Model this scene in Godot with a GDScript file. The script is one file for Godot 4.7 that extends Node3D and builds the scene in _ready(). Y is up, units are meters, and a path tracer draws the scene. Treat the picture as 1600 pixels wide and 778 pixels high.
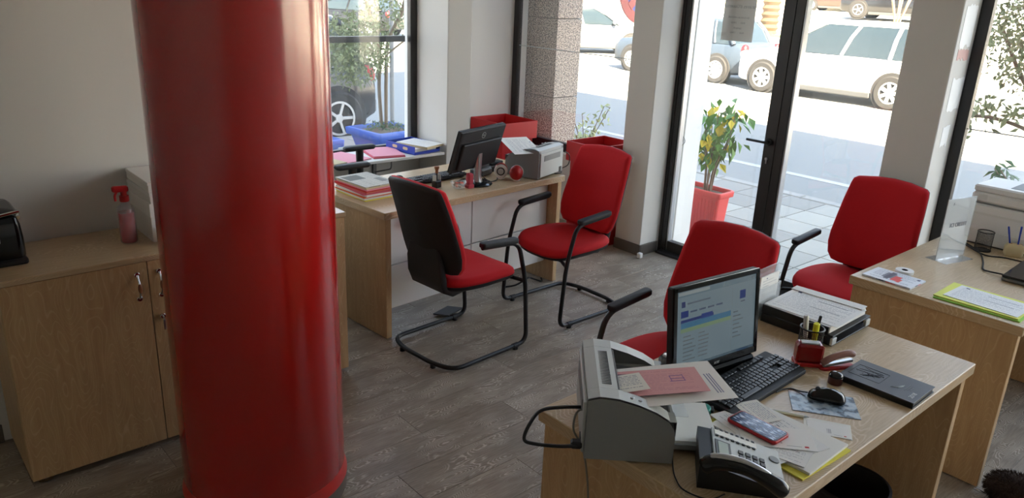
extends Node3D

# ---------------------------------------------------------------- mesh builder
class MB:
	var v = PackedVector3Array()
	var n = PackedVector3Array()
	var t = PackedVector2Array()
	var ix = PackedInt32Array()
	var c = PackedColorArray()
	var X = Transform3D()
	var uvo = Vector2.ZERO

	func at(tr):
		X = tr
		return self

	func face(p, mid, uv = null):
		# flat convex polygon, turned away from mid
		var q = []
		for a in p: q.append(X * a)
		var m = X * mid
		var nn = (q[1] - q[0]).cross(q[2] - q[0])
		if nn.length() < 1e-14 and q.size() > 3: nn = (q[2] - q[0]).cross(q[3] - q[0])
		if nn.length() < 1e-16: return
		nn = nn.normalized()
		var o = Vector3.ZERO
		for a in q: o += a
		o /= q.size()
		var rev = nn.dot(o - m) < 0
		if rev: nn = -nn
		var b = v.size()
		for i in q.size():
			v.append(q[i]); n.append(nn); t.append(uv[i] if uv else Vector2(0.01, 0.01))
		for i in range(1, q.size() - 1):
			if rev: ix.append_array([b, b + i, b + i + 1])
			else: ix.append_array([b, b + i + 1, b + i])

	func cbox(ce: Vector3, s: Vector3, b = 0.003, g = -1, whole = false):
		var h = s * 0.5
		b = min(b, 0.45 * min(h.x, min(h.y, h.z)) * 2.0 * 0.5)
		if g < 0: g = s.max_axis_index()
		for ax in 3:
			var u = (ax + 1) % 3
			var w = (ax + 2) % 3
			if u != g and (w == g or s[w] > s[u]):
				var k = u; u = w; w = k
			for sg in [-1.0, 1.0]:
				var p = []
				var uv = []
				for k in [[-1, -1], [1, -1], [1, 1], [-1, 1]]:
					var q = Vector3.ZERO
					q[ax] = sg * h[ax]; q[u] = k[0] * (h[u] - b); q[w] = k[1] * (h[w] - b)
					p.append(ce + q)
					if whole:
						if ax == 1: uv.append(Vector2(0.5 + 0.5 * q.x / h.x, 0.5 + 0.5 * q.z / h.z))
						elif ax == 2: uv.append(Vector2(0.5 + 0.5 * q.x / h.x * sg, 0.5 - 0.5 * q.y / h.y))
						else: uv.append(Vector2(0.5 - 0.5 * q.z / h.z * sg, 0.5 - 0.5 * q.y / h.y))
					else: uv.append(Vector2(q[u] + h[u], q[w] + h[w]) + uvo)
				face(p, ce, uv)
		if b <= 0.0: return self
		for ax in 3:
			var u = (ax + 1) % 3
			var w = (ax + 2) % 3
			for su in [-1.0, 1.0]:
				for sw in [-1.0, 1.0]:
					var p = []
					var uv = []
					for k in [[-1, 0], [1, 0], [1, 1], [-1, 1]]:
						var q = Vector3.ZERO
						q[ax] = k[0] * (h[ax] - b)
						q[u] = su * (h[u] - (b if k[1] else 0.0)); q[w] = sw * (h[w] - (0.0 if k[1] else b))
						p.append(ce + q); uv.append(Vector2(q[g] + h[g], 0.01 * k[1]) + uvo)
					face(p, ce, uv)
		for sx in [-1.0, 1.0]:
			for sy in [-1.0, 1.0]:
				for sz in [-1.0, 1.0]:
					face([ce + Vector3(sx * h.x, sy * (h.y - b), sz * (h.z - b)), ce + Vector3(sx * (h.x - b), sy * h.y, sz * (h.z - b)), ce + Vector3(sx * (h.x - b), sy * (h.y - b), sz * h.z)], ce, [uvo, uvo, uvo])
		return self

	func loft(rings, wrap = true, cap0 = true, cap1 = true):
		var R = rings.size()
		var N = rings[0].size()
		var P = []
		for r in rings:
			var a = PackedVector3Array()
			for q in r: a.append(X * q)
			P.append(a)
		var nor = PackedVector3Array(); nor.resize(R * N)
		var M = N if wrap else N - 1
		var side = 0.0
		for i in R - 1:
			var cen = Vector3.ZERO
			for j in N: cen += P[i][j] + P[i + 1][j]
			cen /= 2.0 * N
			for j in M:
				var k = (j + 1) % N
				var f = (P[i + 1][k] - P[i][j]).cross(P[i + 1][j] - P[i][k])
				nor[i * N + j] += f; nor[i * N + k] += f; nor[(i + 1) * N + j] += f; nor[(i + 1) * N + k] += f
				side += f.dot((P[i][j] + P[i][k] + P[i + 1][j] + P[i + 1][k]) * 0.25 - cen)
		var sg = 1.0 if side >= 0 else -1.0
		var b = v.size()
		for i in R:
			for j in N:
				v.append(P[i][j]); n.append((nor[i * N + j] * sg).normalized()); t.append(Vector2(float(j) / N, float(i) / max(1, R - 1)))
		for i in R - 1:
			for j in M:
				var k = (j + 1) % N
				var q = [b + i * N + j, b + i * N + k, b + (i + 1) * N + k, b + (i + 1) * N + j]
				# sg>0 : f along (p3-p1)x(p4-p2) outward
				if sg > 0: ix.append_array([q[0], q[2], q[1], q[0], q[3], q[2]])
				else: ix.append_array([q[0], q[1], q[2], q[0], q[2], q[3]])
		if wrap:
			for e in [[0, 1, cap0], [R - 1, R - 2, cap1]]:
				if not e[2]: continue
				var o = Vector3.ZERO
				var o2 = Vector3.ZERO
				for j in N:
					o += P[e[0]][j]; o2 += P[e[1]][j]
				o /= N; o2 /= N
				var nn = Vector3.ZERO
				for j in N: nn += (P[e[0]][j] - o).cross(P[e[0]][(j + 1) % N] - o)
				if nn.length() < 1e-14: continue
				nn = nn.normalized()
				var away = o - o2
				var fl = nn.dot(away) < 0
				if fl: nn = -nn
				var b2 = v.size()
				v.append(o); n.append(nn); t.append(Vector2(0.5, 0.5))
				for j in N:
					v.append(P[e[0]][j]); n.append(nn); t.append(Vector2(0.5, 0.5))
				for j in N:
					var a1 = b2 + 1 + j
					var a2 = b2 + 1 + (j + 1) % N
					if fl: ix.append_array([b2, a1, a2])
					else: ix.append_array([b2, a2, a1])
		return self

	func tube(pts, r, seg = 8, closed = false):
		var rings = []
		var m = pts.size()
		var up = Vector3.UP
		var prev = Vector3.ZERO
		for i in m:
			var a = pts[(i - 1 + m) % m] if (closed or i > 0) else pts[0]
			var b = pts[(i + 1) % m] if (closed or i < m - 1) else pts[m - 1]
			var d = (b - a).normalized()
			if i == 0:
				prev = d.cross(Vector3.UP if abs(d.y) < 0.9 else Vector3.RIGHT).normalized()
			else:
				prev = (prev - d * prev.dot(d)).normalized()
			var o = d.cross(prev)
			var rr = r[i] if r is Array else r
			var ring = PackedVector3Array()
			for k in seg:
				var w = TAU * k / seg
				ring.append(pts[i] + (prev * cos(w) + o * sin(w)) * rr)
			rings.append(ring)
		if closed:
			rings.append(rings[0])
		loft(rings, true, not closed, not closed)
		return self

	func lathe(prof, seg = 20, ce = Vector3.ZERO, ax = 1):
		# prof: Vector2(radius, height) from one end to the other
		var m = prof.size()
		for i in m - 1:
			var a = prof[i]; var b = prof[i + 1]
			var d = b - a
			if d.length() < 1e-7: continue
			var nd = Vector2(d.y, -d.x).normalized()
			var n0 = nd; var n1 = nd
			if i > 0:
				var e = prof[i] - prof[i - 1]
				if e.length() > 1e-7:
					var ne = Vector2(e.y, -e.x).normalized()
					if ne.dot(nd) > 0.75: n0 = (ne + nd).normalized()
			if i < m - 2:
				var e = prof[i + 2] - prof[i + 1]
				if e.length() > 1e-7:
					var ne = Vector2(e.y, -e.x).normalized()
					if ne.dot(nd) > 0.75: n1 = (ne + nd).normalized()
			var bs = v.size()
			for k in seg + 1:
				var w = TAU * k / seg
				for e in [[a, n0], [b, n1]]:
					var p = Vector3(e[0].x * cos(w), e[0].y, e[0].x * sin(w))
					var q = Vector3(e[1].x * cos(w), e[1].y, e[1].x * sin(w))
					if ax == 0:
						p = Vector3(p.y, p.z, p.x); q = Vector3(q.y, q.z, q.x)
					elif ax == 2:
						p = Vector3(p.z, p.x, p.y); q = Vector3(q.z, q.x, q.y)
					v.append(X * (ce + p)); n.append((X.basis * q).normalized()); t.append(Vector2(float(k) / seg, float(i) / m))
			for k in seg:
				var o = bs + 2 * k
				ix.append_array([o, o + 2, o + 1, o + 1, o + 2, o + 3])
		return self

	func cyl(ce, r, h, seg = 20, b = 0.002, ax = 1, r2 = -1.0):
		if r2 < 0: r2 = r
		b = min(b, min(r, r2) * 0.4)
		return lathe([Vector2(0, -h / 2), Vector2(r - b, -h / 2), Vector2(r, -h / 2 + b), Vector2(r2, h / 2 - b), Vector2(r2 - b, h / 2), Vector2(0, h / 2)], seg, ce, ax)

	func ball(ce, rad, seg = 14, rows = 9):
		var rings = []
		for i in rows + 1:
			var a = PI * (0.02 + 0.96 * i / rows)
			var ring = PackedVector3Array()
			for k in seg:
				var w = TAU * k / seg
				ring.append(ce + Vector3(rad.x * sin(a) * cos(w), rad.y * cos(a), rad.z * sin(a) * sin(w)))
			rings.append(ring)
		return loft(rings)

	func pillow(outline, rings, warp: Callable):
		# rings: [inset, scale, height]; warp(x, y, h) -> Vector3
		var m = outline.size()
		var cen = Vector2.ZERO
		for p in outline: cen += p
		cen /= m
		var area = 0.0
		for i in m: area += outline[i].cross(outline[(i + 1) % m])
		var inn = []
		for i in m:
			var d = (outline[(i + 1) % m] - outline[(i - 1 + m) % m]).normalized()
			var q = Vector2(-d.y, d.x)
			inn.append(q if area > 0 else -q)
		var out = []
		for r in rings:
			var ring = PackedVector3Array()
			for i in m:
				var p = outline[i] + inn[i] * r[0]
				p = cen + (p - cen) * r[1]
				ring.append(warp.call(p.x, p.y, r[2]))
			out.append(ring)
		return loft(out)

	func plate(outline, y0, y1, b = 0.001):
		# flat slab over a polygon in x, z (may be concave)
		var m = outline.size()
		var tri = Geometry2D.triangulate_polygon(outline)
		var lo = outline[0]; var hi = outline[0]
		for p in outline:
			lo = lo.min(p); hi = hi.max(p)
		var sz = (hi - lo).max(Vector2(1e-5, 1e-5))
		for e in [[y1, Vector3.UP], [y0, Vector3.DOWN]]:
			var bs = v.size()
			for p in outline:
				v.append(X * Vector3(p.x, e[0], p.y)); n.append((X.basis * e[1]).normalized()); t.append((p - lo) / sz)
			for i in range(0, tri.size(), 3):
				var a = outline[tri[i]]; var b2 = outline[tri[i + 1]]; var c2 = outline[tri[i + 2]]
				var w = (b2 - a).cross(c2 - a)
				# y = (z cross x): in x,z plane w>0 means normal down
				var isup = w < 0
				var ccw = isup == (e[0] == y1)
				if ccw: ix.append_array([bs + tri[i], bs + tri[i + 2], bs + tri[i + 1]])
				else: ix.append_array([bs + tri[i], bs + tri[i + 1], bs + tri[i + 2]])
		var area = 0.0
		for i in m: area += outline[i].cross(outline[(i + 1) % m])
		for i in m:
			var a = outline[i]; var b2 = outline[(i + 1) % m]
			var d = (b2 - a).normalized()
			var nn = Vector2(d.y, -d.x) * (1.0 if area > 0 else -1.0)
			var mid = Vector3((a.x + b2.x) / 2 - nn.x, (y0 + y1) / 2, (a.y + b2.y) / 2 - nn.y)
			var ua = (a - lo) / sz; var ub = (b2 - lo) / sz
			face([Vector3(a.x, y0, a.y), Vector3(b2.x, y0, b2.y), Vector3(b2.x, y1, b2.y), Vector3(a.x, y1, a.y)], mid, [ua, ub, ub, ua])
		return self

	func leaf(o, d, nrm, l, w):
		# a folded leaf of four triangles
		var s = d.cross(nrm).normalized() * w * 0.5
		nrm = s.cross(d).normalized()
		var p = [o, o + d * l * 0.45 + s + nrm * w * 0.16, o + d * l - nrm * l * 0.12, o + d * l * 0.45 - s + nrm * w * 0.16, o + d * l * 0.45]
		for e in [[0, 1, 2, 4], [0, 4, 2, 3]]:
			var q = [p[e[0]], p[e[1]], p[e[2]], p[e[3]]]
			var b = v.size()
			var nn = (q[1] - q[0]).cross(q[3] - q[0]).normalized()
			for a in q:
				v.append(X * a); n.append(nn); t.append(Vector2(0.5, 0.5))
			ix.append_array([b, b + 2, b + 1, b, b + 3, b + 2])
		return self

	func mesh():
		var a = []
		a.resize(Mesh.ARRAY_MAX)
		a[Mesh.ARRAY_VERTEX] = v; a[Mesh.ARRAY_NORMAL] = n; a[Mesh.ARRAY_TEX_UV] = t; a[Mesh.ARRAY_INDEX] = ix
		if c.size() == v.size() and c.size() > 0: a[Mesh.ARRAY_COLOR] = c
		var m = ArrayMesh.new()
		m.add_surface_from_arrays(Mesh.PRIMITIVE_TRIANGLES, a)
		return m

# ---------------------------------------------------------------- small helpers
var M = {}
var used = {}
var rng = RandomNumberGenerator.new()

func mb(): return MB.new()
func V(x, y, z): return Vector3(x, y, z)
func rot(y, o = Vector3.ZERO): return Transform3D(Basis(Vector3.UP, y), o)
func eul(x, y, z, o = Vector3.ZERO): return Transform3D(Basis.from_euler(Vector3(x, y, z)), o)

func numbered(s):
	if not used.has(s):
		used[s] = 0
		return s
	used[s] += 1
	return "%s_%03d" % [s, used[s]]

func obj(called, m, material, parent = self, label = ""):
	var o = MeshInstance3D.new()
	o.mesh = m.mesh() if m is MB else m
	o.material_override = material
	o.name = numbered(called) if parent == self else called
	o.cast_shadow = GeometryInstance3D.SHADOW_CASTING_SETTING_ON
	parent.add_child(o, true)
	if label: o.set_meta("label", label)
	return o

func thing(called, label, category, pos = Vector3.ZERO, turn = 0.0, group = ""):
	var o = Node3D.new()
	o.name = numbered(called)
	add_child(o, true)
	o.position = pos; o.rotation.y = turn
	return tag(o, label, category, group)

func tag(o, label, category, group = ""):
	o.set_meta("label", label); o.set_meta("category", category)
	if group: o.set_meta("group", group)
	return o

func struct(called, m, material, parent = self):
	var o = obj(called, m, material, parent)
	if parent == self: o.set_meta("kind", "structure")
	return o

func setting(called):
	var o = Node3D.new()
	o.name = called
	used[called] = 0
	add_child(o, true)
	o.set_meta("kind", "structure")
	return o

func rr(w, h, r, seg = 4):
	var a = PackedVector2Array()
	for q in [[1, 1, 0.0], [-1, 1, 0.5], [-1, -1, 1.0], [1, -1, 1.5]]:
		for k in seg + 1:
			var g = PI * q[2] + PI / 2 * k / seg
			a.append(Vector2(q[0] * (w / 2 - r) + r * cos(g), q[1] * (h / 2 - r) + r * sin(g)))
	return a

func poly(arr):
	var a = PackedVector2Array()
	for p in arr: a.append(Vector2(p[0], p[1]))
	return a

func fillet(pts, r, seg = 5):
	var out = [pts[0]]
	for i in range(1, pts.size() - 1):
		var a = pts[i - 1] - pts[i]
		var b = pts[i + 1] - pts[i]
		var q = min(r, min(a.length(), b.length()) * 0.49)
		var p0 = pts[i] + a.normalized() * q
		var p1 = pts[i] + b.normalized() * q
		for k in seg + 1:
			var f = float(k) / seg
			out.append(p0.lerp(pts[i], f).lerp(pts[i].lerp(p1, f), f))
	out.append(pts[-1])
	return out

func curve(pts, per = 6):
	var out = []
	for i in pts.size() - 1:
		var a = pts[max(i - 1, 0)]; var b = pts[i]; var c = pts[i + 1]; var d = pts[min(i + 2, pts.size() - 1)]
		for k in per: out.append(b.cubic_interpolate(c, a, d, float(k) / per))
	out.append(pts[-1])
	return out

func text(called, s, size, tr, material, parent, depth = 0.0006, mirrored = false):
	var tm = TextMesh.new()
	var f = SystemFont.new()
	f.font_names = PackedStringArray(["Droid Sans"])
	tm.font = f
	tm.text = s; tm.font_size = 48; tm.pixel_size = size / 36.0; tm.depth = depth
	tm.curve_step = 2.0
	var o = MeshInstance3D.new()
	o.mesh = tm; o.material_override = material; o.name = called
	parent.add_child(o, true)
	o.transform = tr
	if mirrored: o.transform = tr * Transform3D(Basis.from_scale(Vector3(-1, 1, 1)), Vector3.ZERO)
	return o

# ---------------------------------------------------------------- materials
func mat(col, rough = 0.6, metal = 0.0):
	var m = StandardMaterial3D.new()
	m.albedo_color = col
	m.roughness = rough; m.metallic = metal
	return m

func glass(col, alpha):
	var m = StandardMaterial3D.new()
	m.transparency = BaseMaterial3D.TRANSPARENCY_ALPHA
	m.albedo_color = Color(col.r, col.g, col.b, alpha)
	m.roughness = 0.02
	return m

func tex(w, h, fn: Callable):
	var im = Image.create(w, h, true, Image.FORMAT_RGB8)
	for y in h:
		for x in w: im.set_pixel(x, y, fn.call(x, y))
	im.generate_mipmaps()
	return ImageTexture.create_from_image(im)

func from_image(im):
	im.generate_mipmaps()
	return ImageTexture.create_from_image(im)

func noise(seed_, freq, oct = 3, type = FastNoiseLite.TYPE_SIMPLEX_SMOOTH):
	var f = FastNoiseLite.new()
	f.seed = seed_; f.frequency = freq; f.fractal_octaves = oct; f.noise_type = type
	return f

func tmat(texture, rough, sc = Vector3.ONE, tri = false):
	var m = StandardMaterial3D.new()
	m.albedo_texture = texture; m.roughness = rough; m.uv1_scale = sc
	if tri:
		m.uv1_triplanar = true; m.uv1_world_triplanar = true
	return m

func page(seed_, w, h, base, ink, rows, margin = 0.1, blocks = []):
	# a printed sheet: rows of word-like dashes, then colour blocks [x, y, w, h, colour] in 0..1
	var r = RandomNumberGenerator.new(); r.seed = seed_
	var im = Image.create(w, h, true, Image.FORMAT_RGB8)
	im.fill(base)
	for i in rows:
		var y = int(h * (margin + (1.0 - 2 * margin) * i / rows))
		if r.randf() < 0.15: continue
		var x = int(w * margin)
		var stop = int(w * (1.0 - margin) * (1.0 if r.randf() < 0.7 else r.randf_range(0.4, 0.9)))
		while x < stop:
			var l = r.randi_range(3, 12)
			im.fill_rect(Rect2i(x, y, min(l, max(1, stop - x)), max(1, int(h * 0.35 / rows))), base.lerp(ink, r.randf_range(0.6, 1.0)))
			x += l + r.randi_range(2, 3)
	for b in blocks: im.fill_rect(Rect2i(int(b[0] * w), int(b[1] * h), max(1, int(b[2] * w)), max(1, int(b[3] * h))), b[4])
	return from_image(im)

func make_materials():
	# light oak board: fibres along u
	var n1 = noise(11, 1.0, 3); var n2 = noise(12, 1.0, 2); var n3 = noise(13, 1.0, 2)
	var a = Color8(201, 168, 124); var b = Color8(173, 137, 95); var l = Color8(222, 197, 160)
	var oak = func(x, y):
		var u = x / 640.0; var w = y / 640.0
		var f = 0.5 + 0.5 * n1.get_noise_2d(u * 3.0, w * 30.0)
		var g = 0.5 + 0.5 * n2.get_noise_2d(u * 26.0, w * 420.0)
		var k = n3.get_noise_2d(u * 1.6, w * 7.0) * 7.0
		var line = smoothstep(0.75, 1.0, 1.0 - abs(fposmod(k, 1.0) - 0.5) * 2.0)
		return a.lerp(b, clamp(0.75 * f + 0.3 * g - 0.15, 0, 1)).lerp(l, 0.38 * line)
	M.oak = tmat(tex(1024, 512, oak), 0.45, Vector3(1 / 1.6, 1 / 0.8, 1))
	var ta = Color8(203, 178, 142); var tb = Color8(180, 153, 116); var tl = Color8(226, 208, 180)
	var n4 = noise(31, 1.0, 2); var n5 = noise(32, 1.0, 3)
	var top = func(x, y):
		var u = x / 640.0; var w = y / 640.0
		var f = 0.5 + 0.5 * n5.get_noise_2d(u * 7.0, w * 90.0)
		var k = n4.get_noise_2d(u * 1.5, w * 4.2) * 15.0 + n5.get_noise_2d(u * 9.0, w * 30.0) * 0.5
		var line = smoothstep(0.55, 0.95, 1.0 - abs(fposmod(k, 1.0) - 0.5) * 2.0)
		return ta.lerp(tb, clamp(f, 0, 1)).lerp(tl, 0.75 * line * clamp(0.5 + n5.get_noise_2d(u * 2.0 + 40, w * 3.0) * 1.6, 0, 1))
	M.desk_top = tmat(tex(1024, 512, top), 0.33, Vector3(1 / 1.6, 1 / 0.8, 1))
	# grey floor planks, five rows of grain
	var fa = Color8(168, 155, 138); var fb = Color8(132, 120, 106); var fl = Color8(214, 204, 190)
	var n6 = noise(51, 1.0, 2); var n7 = noise(52, 1.0, 3)
	var plank = func(x, y):
		var u = x / 820.0; var w = y / 820.0 + floor(y / 164.0) * 3.7
		var f = 0.5 + 0.5 * n7.get_noise_2d(u * 8.0, w * 110.0)
		var k = n6.get_noise_2d(u * 2.6, w * 9.0) * 10.0 + n7.get_noise_2d(u * 14.0, w * 40.0) * 0.45
		var line = smoothstep(0.45, 0.9, 1.0 - abs(fposmod(k, 1.0) - 0.5) * 2.0)
		var tone = n6.get_noise_2d(floor(y / 164.0) * 9.0, 3.0) * 0.3 + n7.get_noise_2d(u * 2.0, w * 5.0) * 0.4
		return fa.lerp(fb, clamp(f + tone, 0, 1)).lerp(fl, 0.78 * line * clamp(0.45 + n7.get_noise_2d(u * 3.0 + 9, w * 7.0) * 2.0, 0, 1))
	M.floor = tmat(tex(1024, 820, plank), 0.42, Vector3(1 / 1.25, 1.0, 1))
	M.grout = mat(Color8(104, 96, 87), 0.9)
	# granite: pinkish grey with dark flecks
	var n8 = noise(71, 0.14, 2); var n9 = noise(72, 0.12, 2)
	M.granite = tmat(tex(256, 256, func(x, y):
		var q = n8.get_noise_2d(x, y)
		var c0 = Color8(168, 148, 132).lerp(Color8(208, 190, 172), clamp(0.5 + n9.get_noise_2d(x, y) * 1.5, 0, 1))
		return c0.lerp(Color8(88, 78, 72), smoothstep(0.0, 0.2, q))), 0.5, Vector3(1.7, 1.7, 1.7), true)
	M.asphalt = tmat(tex(256, 256, func(x, y):
		var q = 0.5 + 0.5 * n8.get_noise_2d(x * 5.0, y * 5.0)
		return Color8(96, 97, 95).lerp(Color8(140, 140, 136), q)), 0.9, Vector3(0.4, 0.4, 0.4), true)
	M.earth = tmat(tex(128, 128, func(x, y):
		var q = 0.5 + 0.5 * n8.get_noise_2d(x * 5.0, y * 5.0)
		return Color8(62, 48, 36).lerp(Color8(128, 104, 78), q)), 1.0, Vector3(6, 6, 6), true)
	M.paver = []
	for k in 4: M.paver.append(mat(Color8(126 + k * 8, 124 + k * 8, 118 + k * 7), 0.85))
	M.pale_ground = mat(Color8(196, 190, 178), 0.9)
	M.kerb = mat(Color8(140, 138, 132), 0.9)
	M.silver_paint = mat(Color8(128, 130, 132), 0.35)
	M.palm_bark = mat(Color8(74, 56, 40), 0.9)
	M.grass = mat(Color8(104, 138, 52), 0.9)
	M.hedge = mat(Color8(52, 74, 44), 0.9)
	M.wall = mat(Color8(212, 210, 204), 0.85)
	M.ceiling = mat(Color8(232, 231, 226), 0.9)
	M.outer = mat(Color8(226, 224, 218), 0.85)
	M.skirt = mat(Color8(96, 88, 80), 0.5)
	M.column_red = mat(Color8(166, 14, 11), 0.2)
	M.column_red.clearcoat_enabled = true; M.column_red.clearcoat = 0.6; M.column_red.clearcoat_roughness = 0.12
	M.column_rim = mat(Color8(196, 40, 34), 0.4)
	M.alu = mat(Color8(38, 35, 34), 0.42)
	M.steel = mat(Color8(190, 192, 196), 0.28, 0.9)
	M.chrome = mat(Color8(214, 214, 216), 0.12, 1.0)
	M.pane = glass(Color8(226, 236, 240), 0.06)
	M.tape = mat(Color8(240, 241, 240), 0.6)
	M.tape_red = mat(Color8(206, 166, 160), 0.6)
	M.fabric = mat(Color8(192, 12, 24), 0.92)
	M.black = mat(Color8(22, 21, 22), 0.42)
	M.black_soft = mat(Color8(30, 29, 30), 0.62)
	M.gloss_black = mat(Color8(14, 14, 15), 0.14)
	M.white = mat(Color8(232, 231, 228), 0.4)
	M.white_soft = mat(Color8(226, 225, 220), 0.7)
	M.paper = mat(Color8(236, 235, 230), 0.85)
	M.grey = mat(Color8(128, 130, 130), 0.5)
	M.light_grey = mat(Color8(186, 190, 188), 0.45)
	M.mid_grey = mat(Color8(104, 106, 106), 0.55)
	M.dark_grey = mat(Color8(58, 59, 60), 0.5)
	M.red_plastic = mat(Color8(176, 22, 26), 0.35)
	M.planter_red = mat(Color8(188, 28, 30), 0.5)
	M.pot_red = mat(Color8(214, 60, 58), 0.55)
	M.pink = mat(Color8(232, 158, 172), 0.85)
	M.deep_pink = mat(Color8(208, 96, 112), 0.85)
	M.blue = mat(Color8(26, 62, 176), 0.4)
	M.pot_blue = mat(Color8(46, 84, 168), 0.5)
	M.yellow = mat(Color8(236, 226, 92), 0.8)
	M.green_card = mat(Color8(150, 204, 84), 0.8)
	M.cream = mat(Color8(214, 196, 156), 0.85)
	M.orange = mat(Color8(224, 104, 56), 0.85)
	M.salmon = mat(Color8(226, 120, 104), 0.85)
	M.teal = mat(Color8(20, 128, 112), 0.3)
	M.wood_brown = mat(Color8(148, 92, 58), 0.5)
	M.bark = mat(Color8(120, 104, 84), 0.9)
	M.leaf = mat(Color8(92, 138, 52), 0.5); M.leaf.backlight = Color(0.35, 0.45, 0.12)
	M.leaf_yellow = mat(Color8(222, 196, 44), 0.5); M.leaf_yellow.backlight = Color(0.5, 0.42, 0.08)
	M.leaf_pale = mat(Color8(176, 182, 128), 0.6); M.leaf_pale.backlight = Color(0.3, 0.32, 0.2)
	M.leaf_olive = mat(Color8(128, 138, 96), 0.6); M.leaf_olive.backlight = Color(0.3, 0.33, 0.18)
	M.leaf_dark = mat(Color8(70, 96, 52), 0.6); M.leaf_dark.backlight = Color(0.2, 0.26, 0.1)
	M.car_white = mat(Color8(236, 236, 236), 0.3)
	M.car_black = mat(Color8(22, 23, 26), 0.18)
	M.car_grey = mat(Color8(44, 54, 66), 0.4)
	M.car_brown = mat(Color8(56, 42, 34), 0.35)
	M.car_glass = mat(Color8(34, 44, 50), 0.08)
	M.tyre = mat(Color8(34, 33, 33), 0.85)
	M.clear = glass(Color8(220, 228, 232), 0.2)
	M.liquid = glass(Color8(196, 30, 60), 0.72)
	M.red_clear = glass(Color8(150, 18, 20), 0.8)
	M.fur = mat(Color8(58, 40, 30), 0.95)
	M.ink = mat(Color8(40, 44, 60), 0.8)
	M.ink_grey = mat(Color8(120, 122, 124), 0.8)
	M.cable = mat(Color8(26, 24, 24), 0.5)
	M.cable_grey = mat(Color8(128, 124, 112), 0.6)
	# printed sheets
	var wht = Color8(238, 237, 232); var ik = Color8(158, 160, 166)
	M.page_a = tmat(page(5, 128, 180, wht, ik, 34), 0.85)
	M.page_b = tmat(page(6, 128, 180, wht, ik, 22, 0.12, [[0.3, 0.06, 0.05, 0.03, Color8(60, 70, 120)]]), 0.85)
	M.page_form = tmat(page(7, 180, 128, Color8(232, 232, 230), Color8(176, 178, 182), 20, 0.07, [[0.1, 0.1, 0.05, 0.06, Color8(70, 76, 100)], [0.45, 0.25, 0.4, 0.02, Color8(100, 104, 112)], [0.45, 0.55, 0.4, 0.02, Color8(100, 104, 112)]]), 0.85)
	M.page_hand = tmat(page(8, 96, 96, Color8(232, 230, 222), Color8(150, 152, 164), 9, 0.12), 0.85)
	M.page_pink = tmat(page(9, 160, 110, Color8(226, 168, 168), Color8(206, 146, 152), 14, 0.1, [[0.1, 0.12, 0.1, 0.1, Color8(92, 60, 96)], [0.66, 0.3, 0.14, 0.02, Color8(110, 80, 150)], [0.66, 0.42, 0.16, 0.02, Color8(110, 80, 150)], [0.66, 0.3, 0.01, 0.24, Color8(110, 80, 150)], [0.8, 0.28, 0.01, 0.26, Color8(110, 80, 150)], [0.64, 0.52, 0.18, 0.02, Color8(110, 80, 150)]]), 0.85)
	M.page_edge = tmat(page(10, 180, 128, wht, Color8(120, 124, 150), 1, 0.4, [[0.86, 0.35, 0.012, 0.5, Color8(130, 134, 160)], [0.885, 0.35, 0.012, 0.5, Color8(130, 134, 160)], [0.91, 0.35, 0.012, 0.5, Color8(130, 134, 160)]]), 0.85)
	M.page_news = tmat(page(14, 180, 128, Color8(208, 208, 202), Color8(104, 108, 108), 26, 0.04, [[0.1, 0.45, 0.35, 0.5, Color8(120, 124, 122)], [0.5, 0.1, 0.3, 0.2, Color8(150, 152, 150)]]), 0.8)
	M.envelope = tmat(page(15, 180, 110, Color8(238, 237, 234), Color8(180, 178, 180), 1, 0.45, [[0.6, 0.86, 0.2, 0.025, Color8(150, 150, 156)], [0.84, 0.83, 0.06, 0.07, Color8(190, 50, 56)]]), 0.85)
	M.leaflet = tmat(page(16, 200, 90, Color8(226, 230, 236), Color8(140, 146, 156), 8, 0.1, [[0.3, 0.2, 0.2, 0.5, Color8(126, 128, 140)], [0.36, 0.1, 0.1, 0.7, Color8(96, 94, 108)], [0.5, 0.35, 0.14, 0.45, Color8(232, 84, 80)], [0.64, 0.55, 0.06, 0.3, Color8(232, 84, 80)], [0.88, 0.1, 0.06, 0.14, Color8(70, 76, 110)]]), 0.4)
	# the page on the screen of the computer
	var im = Image.create(320, 200, true, Image.FORMAT_RGB8)
	im.fill(Color8(178, 206, 220))
	im.fill_rect(Rect2i(0, 0, 320, 16), Color8(156, 188, 204))
	im.fill_rect(Rect2i(6, 4, 120, 8), Color8(220, 234, 236))
	im.fill_rect(Rect2i(300, 5, 4, 5), Color8(120, 140, 150)); im.fill_rect(Rect2i(308, 5, 4, 5), Color8(120, 140, 150))
	im.fill_rect(Rect2i(18, 28, 14, 14), Color8(44, 72, 150))
	im.fill_rect(Rect2i(40, 33, 90, 4), Color8(140, 160, 180))
	im.fill_rect(Rect2i(16, 52, 28, 16), Color8(40, 74, 176))
	for k in 4: im.fill_rect(Rect2i(52 + 34 * k, 55, 26, 4), Color8(110, 132, 170))
	im.fill_rect(Rect2i(16, 74, 128, 7), Color8(38, 70, 168))
	im.fill_rect(Rect2i(96, 70, 44, 12), Color8(54, 86, 190))
	im.fill_rect(Rect2i(16, 82, 200, 14), Color8(96, 172, 220))
	im.fill_rect(Rect2i(16, 96, 200, 10), Color8(184, 220, 172))
	im.fill_rect(Rect2i(252, 36, 24, 22), Color8(40, 80, 178))
	im.fill_rect(Rect2i(256, 64, 18, 3), Color8(120, 140, 170))
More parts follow.
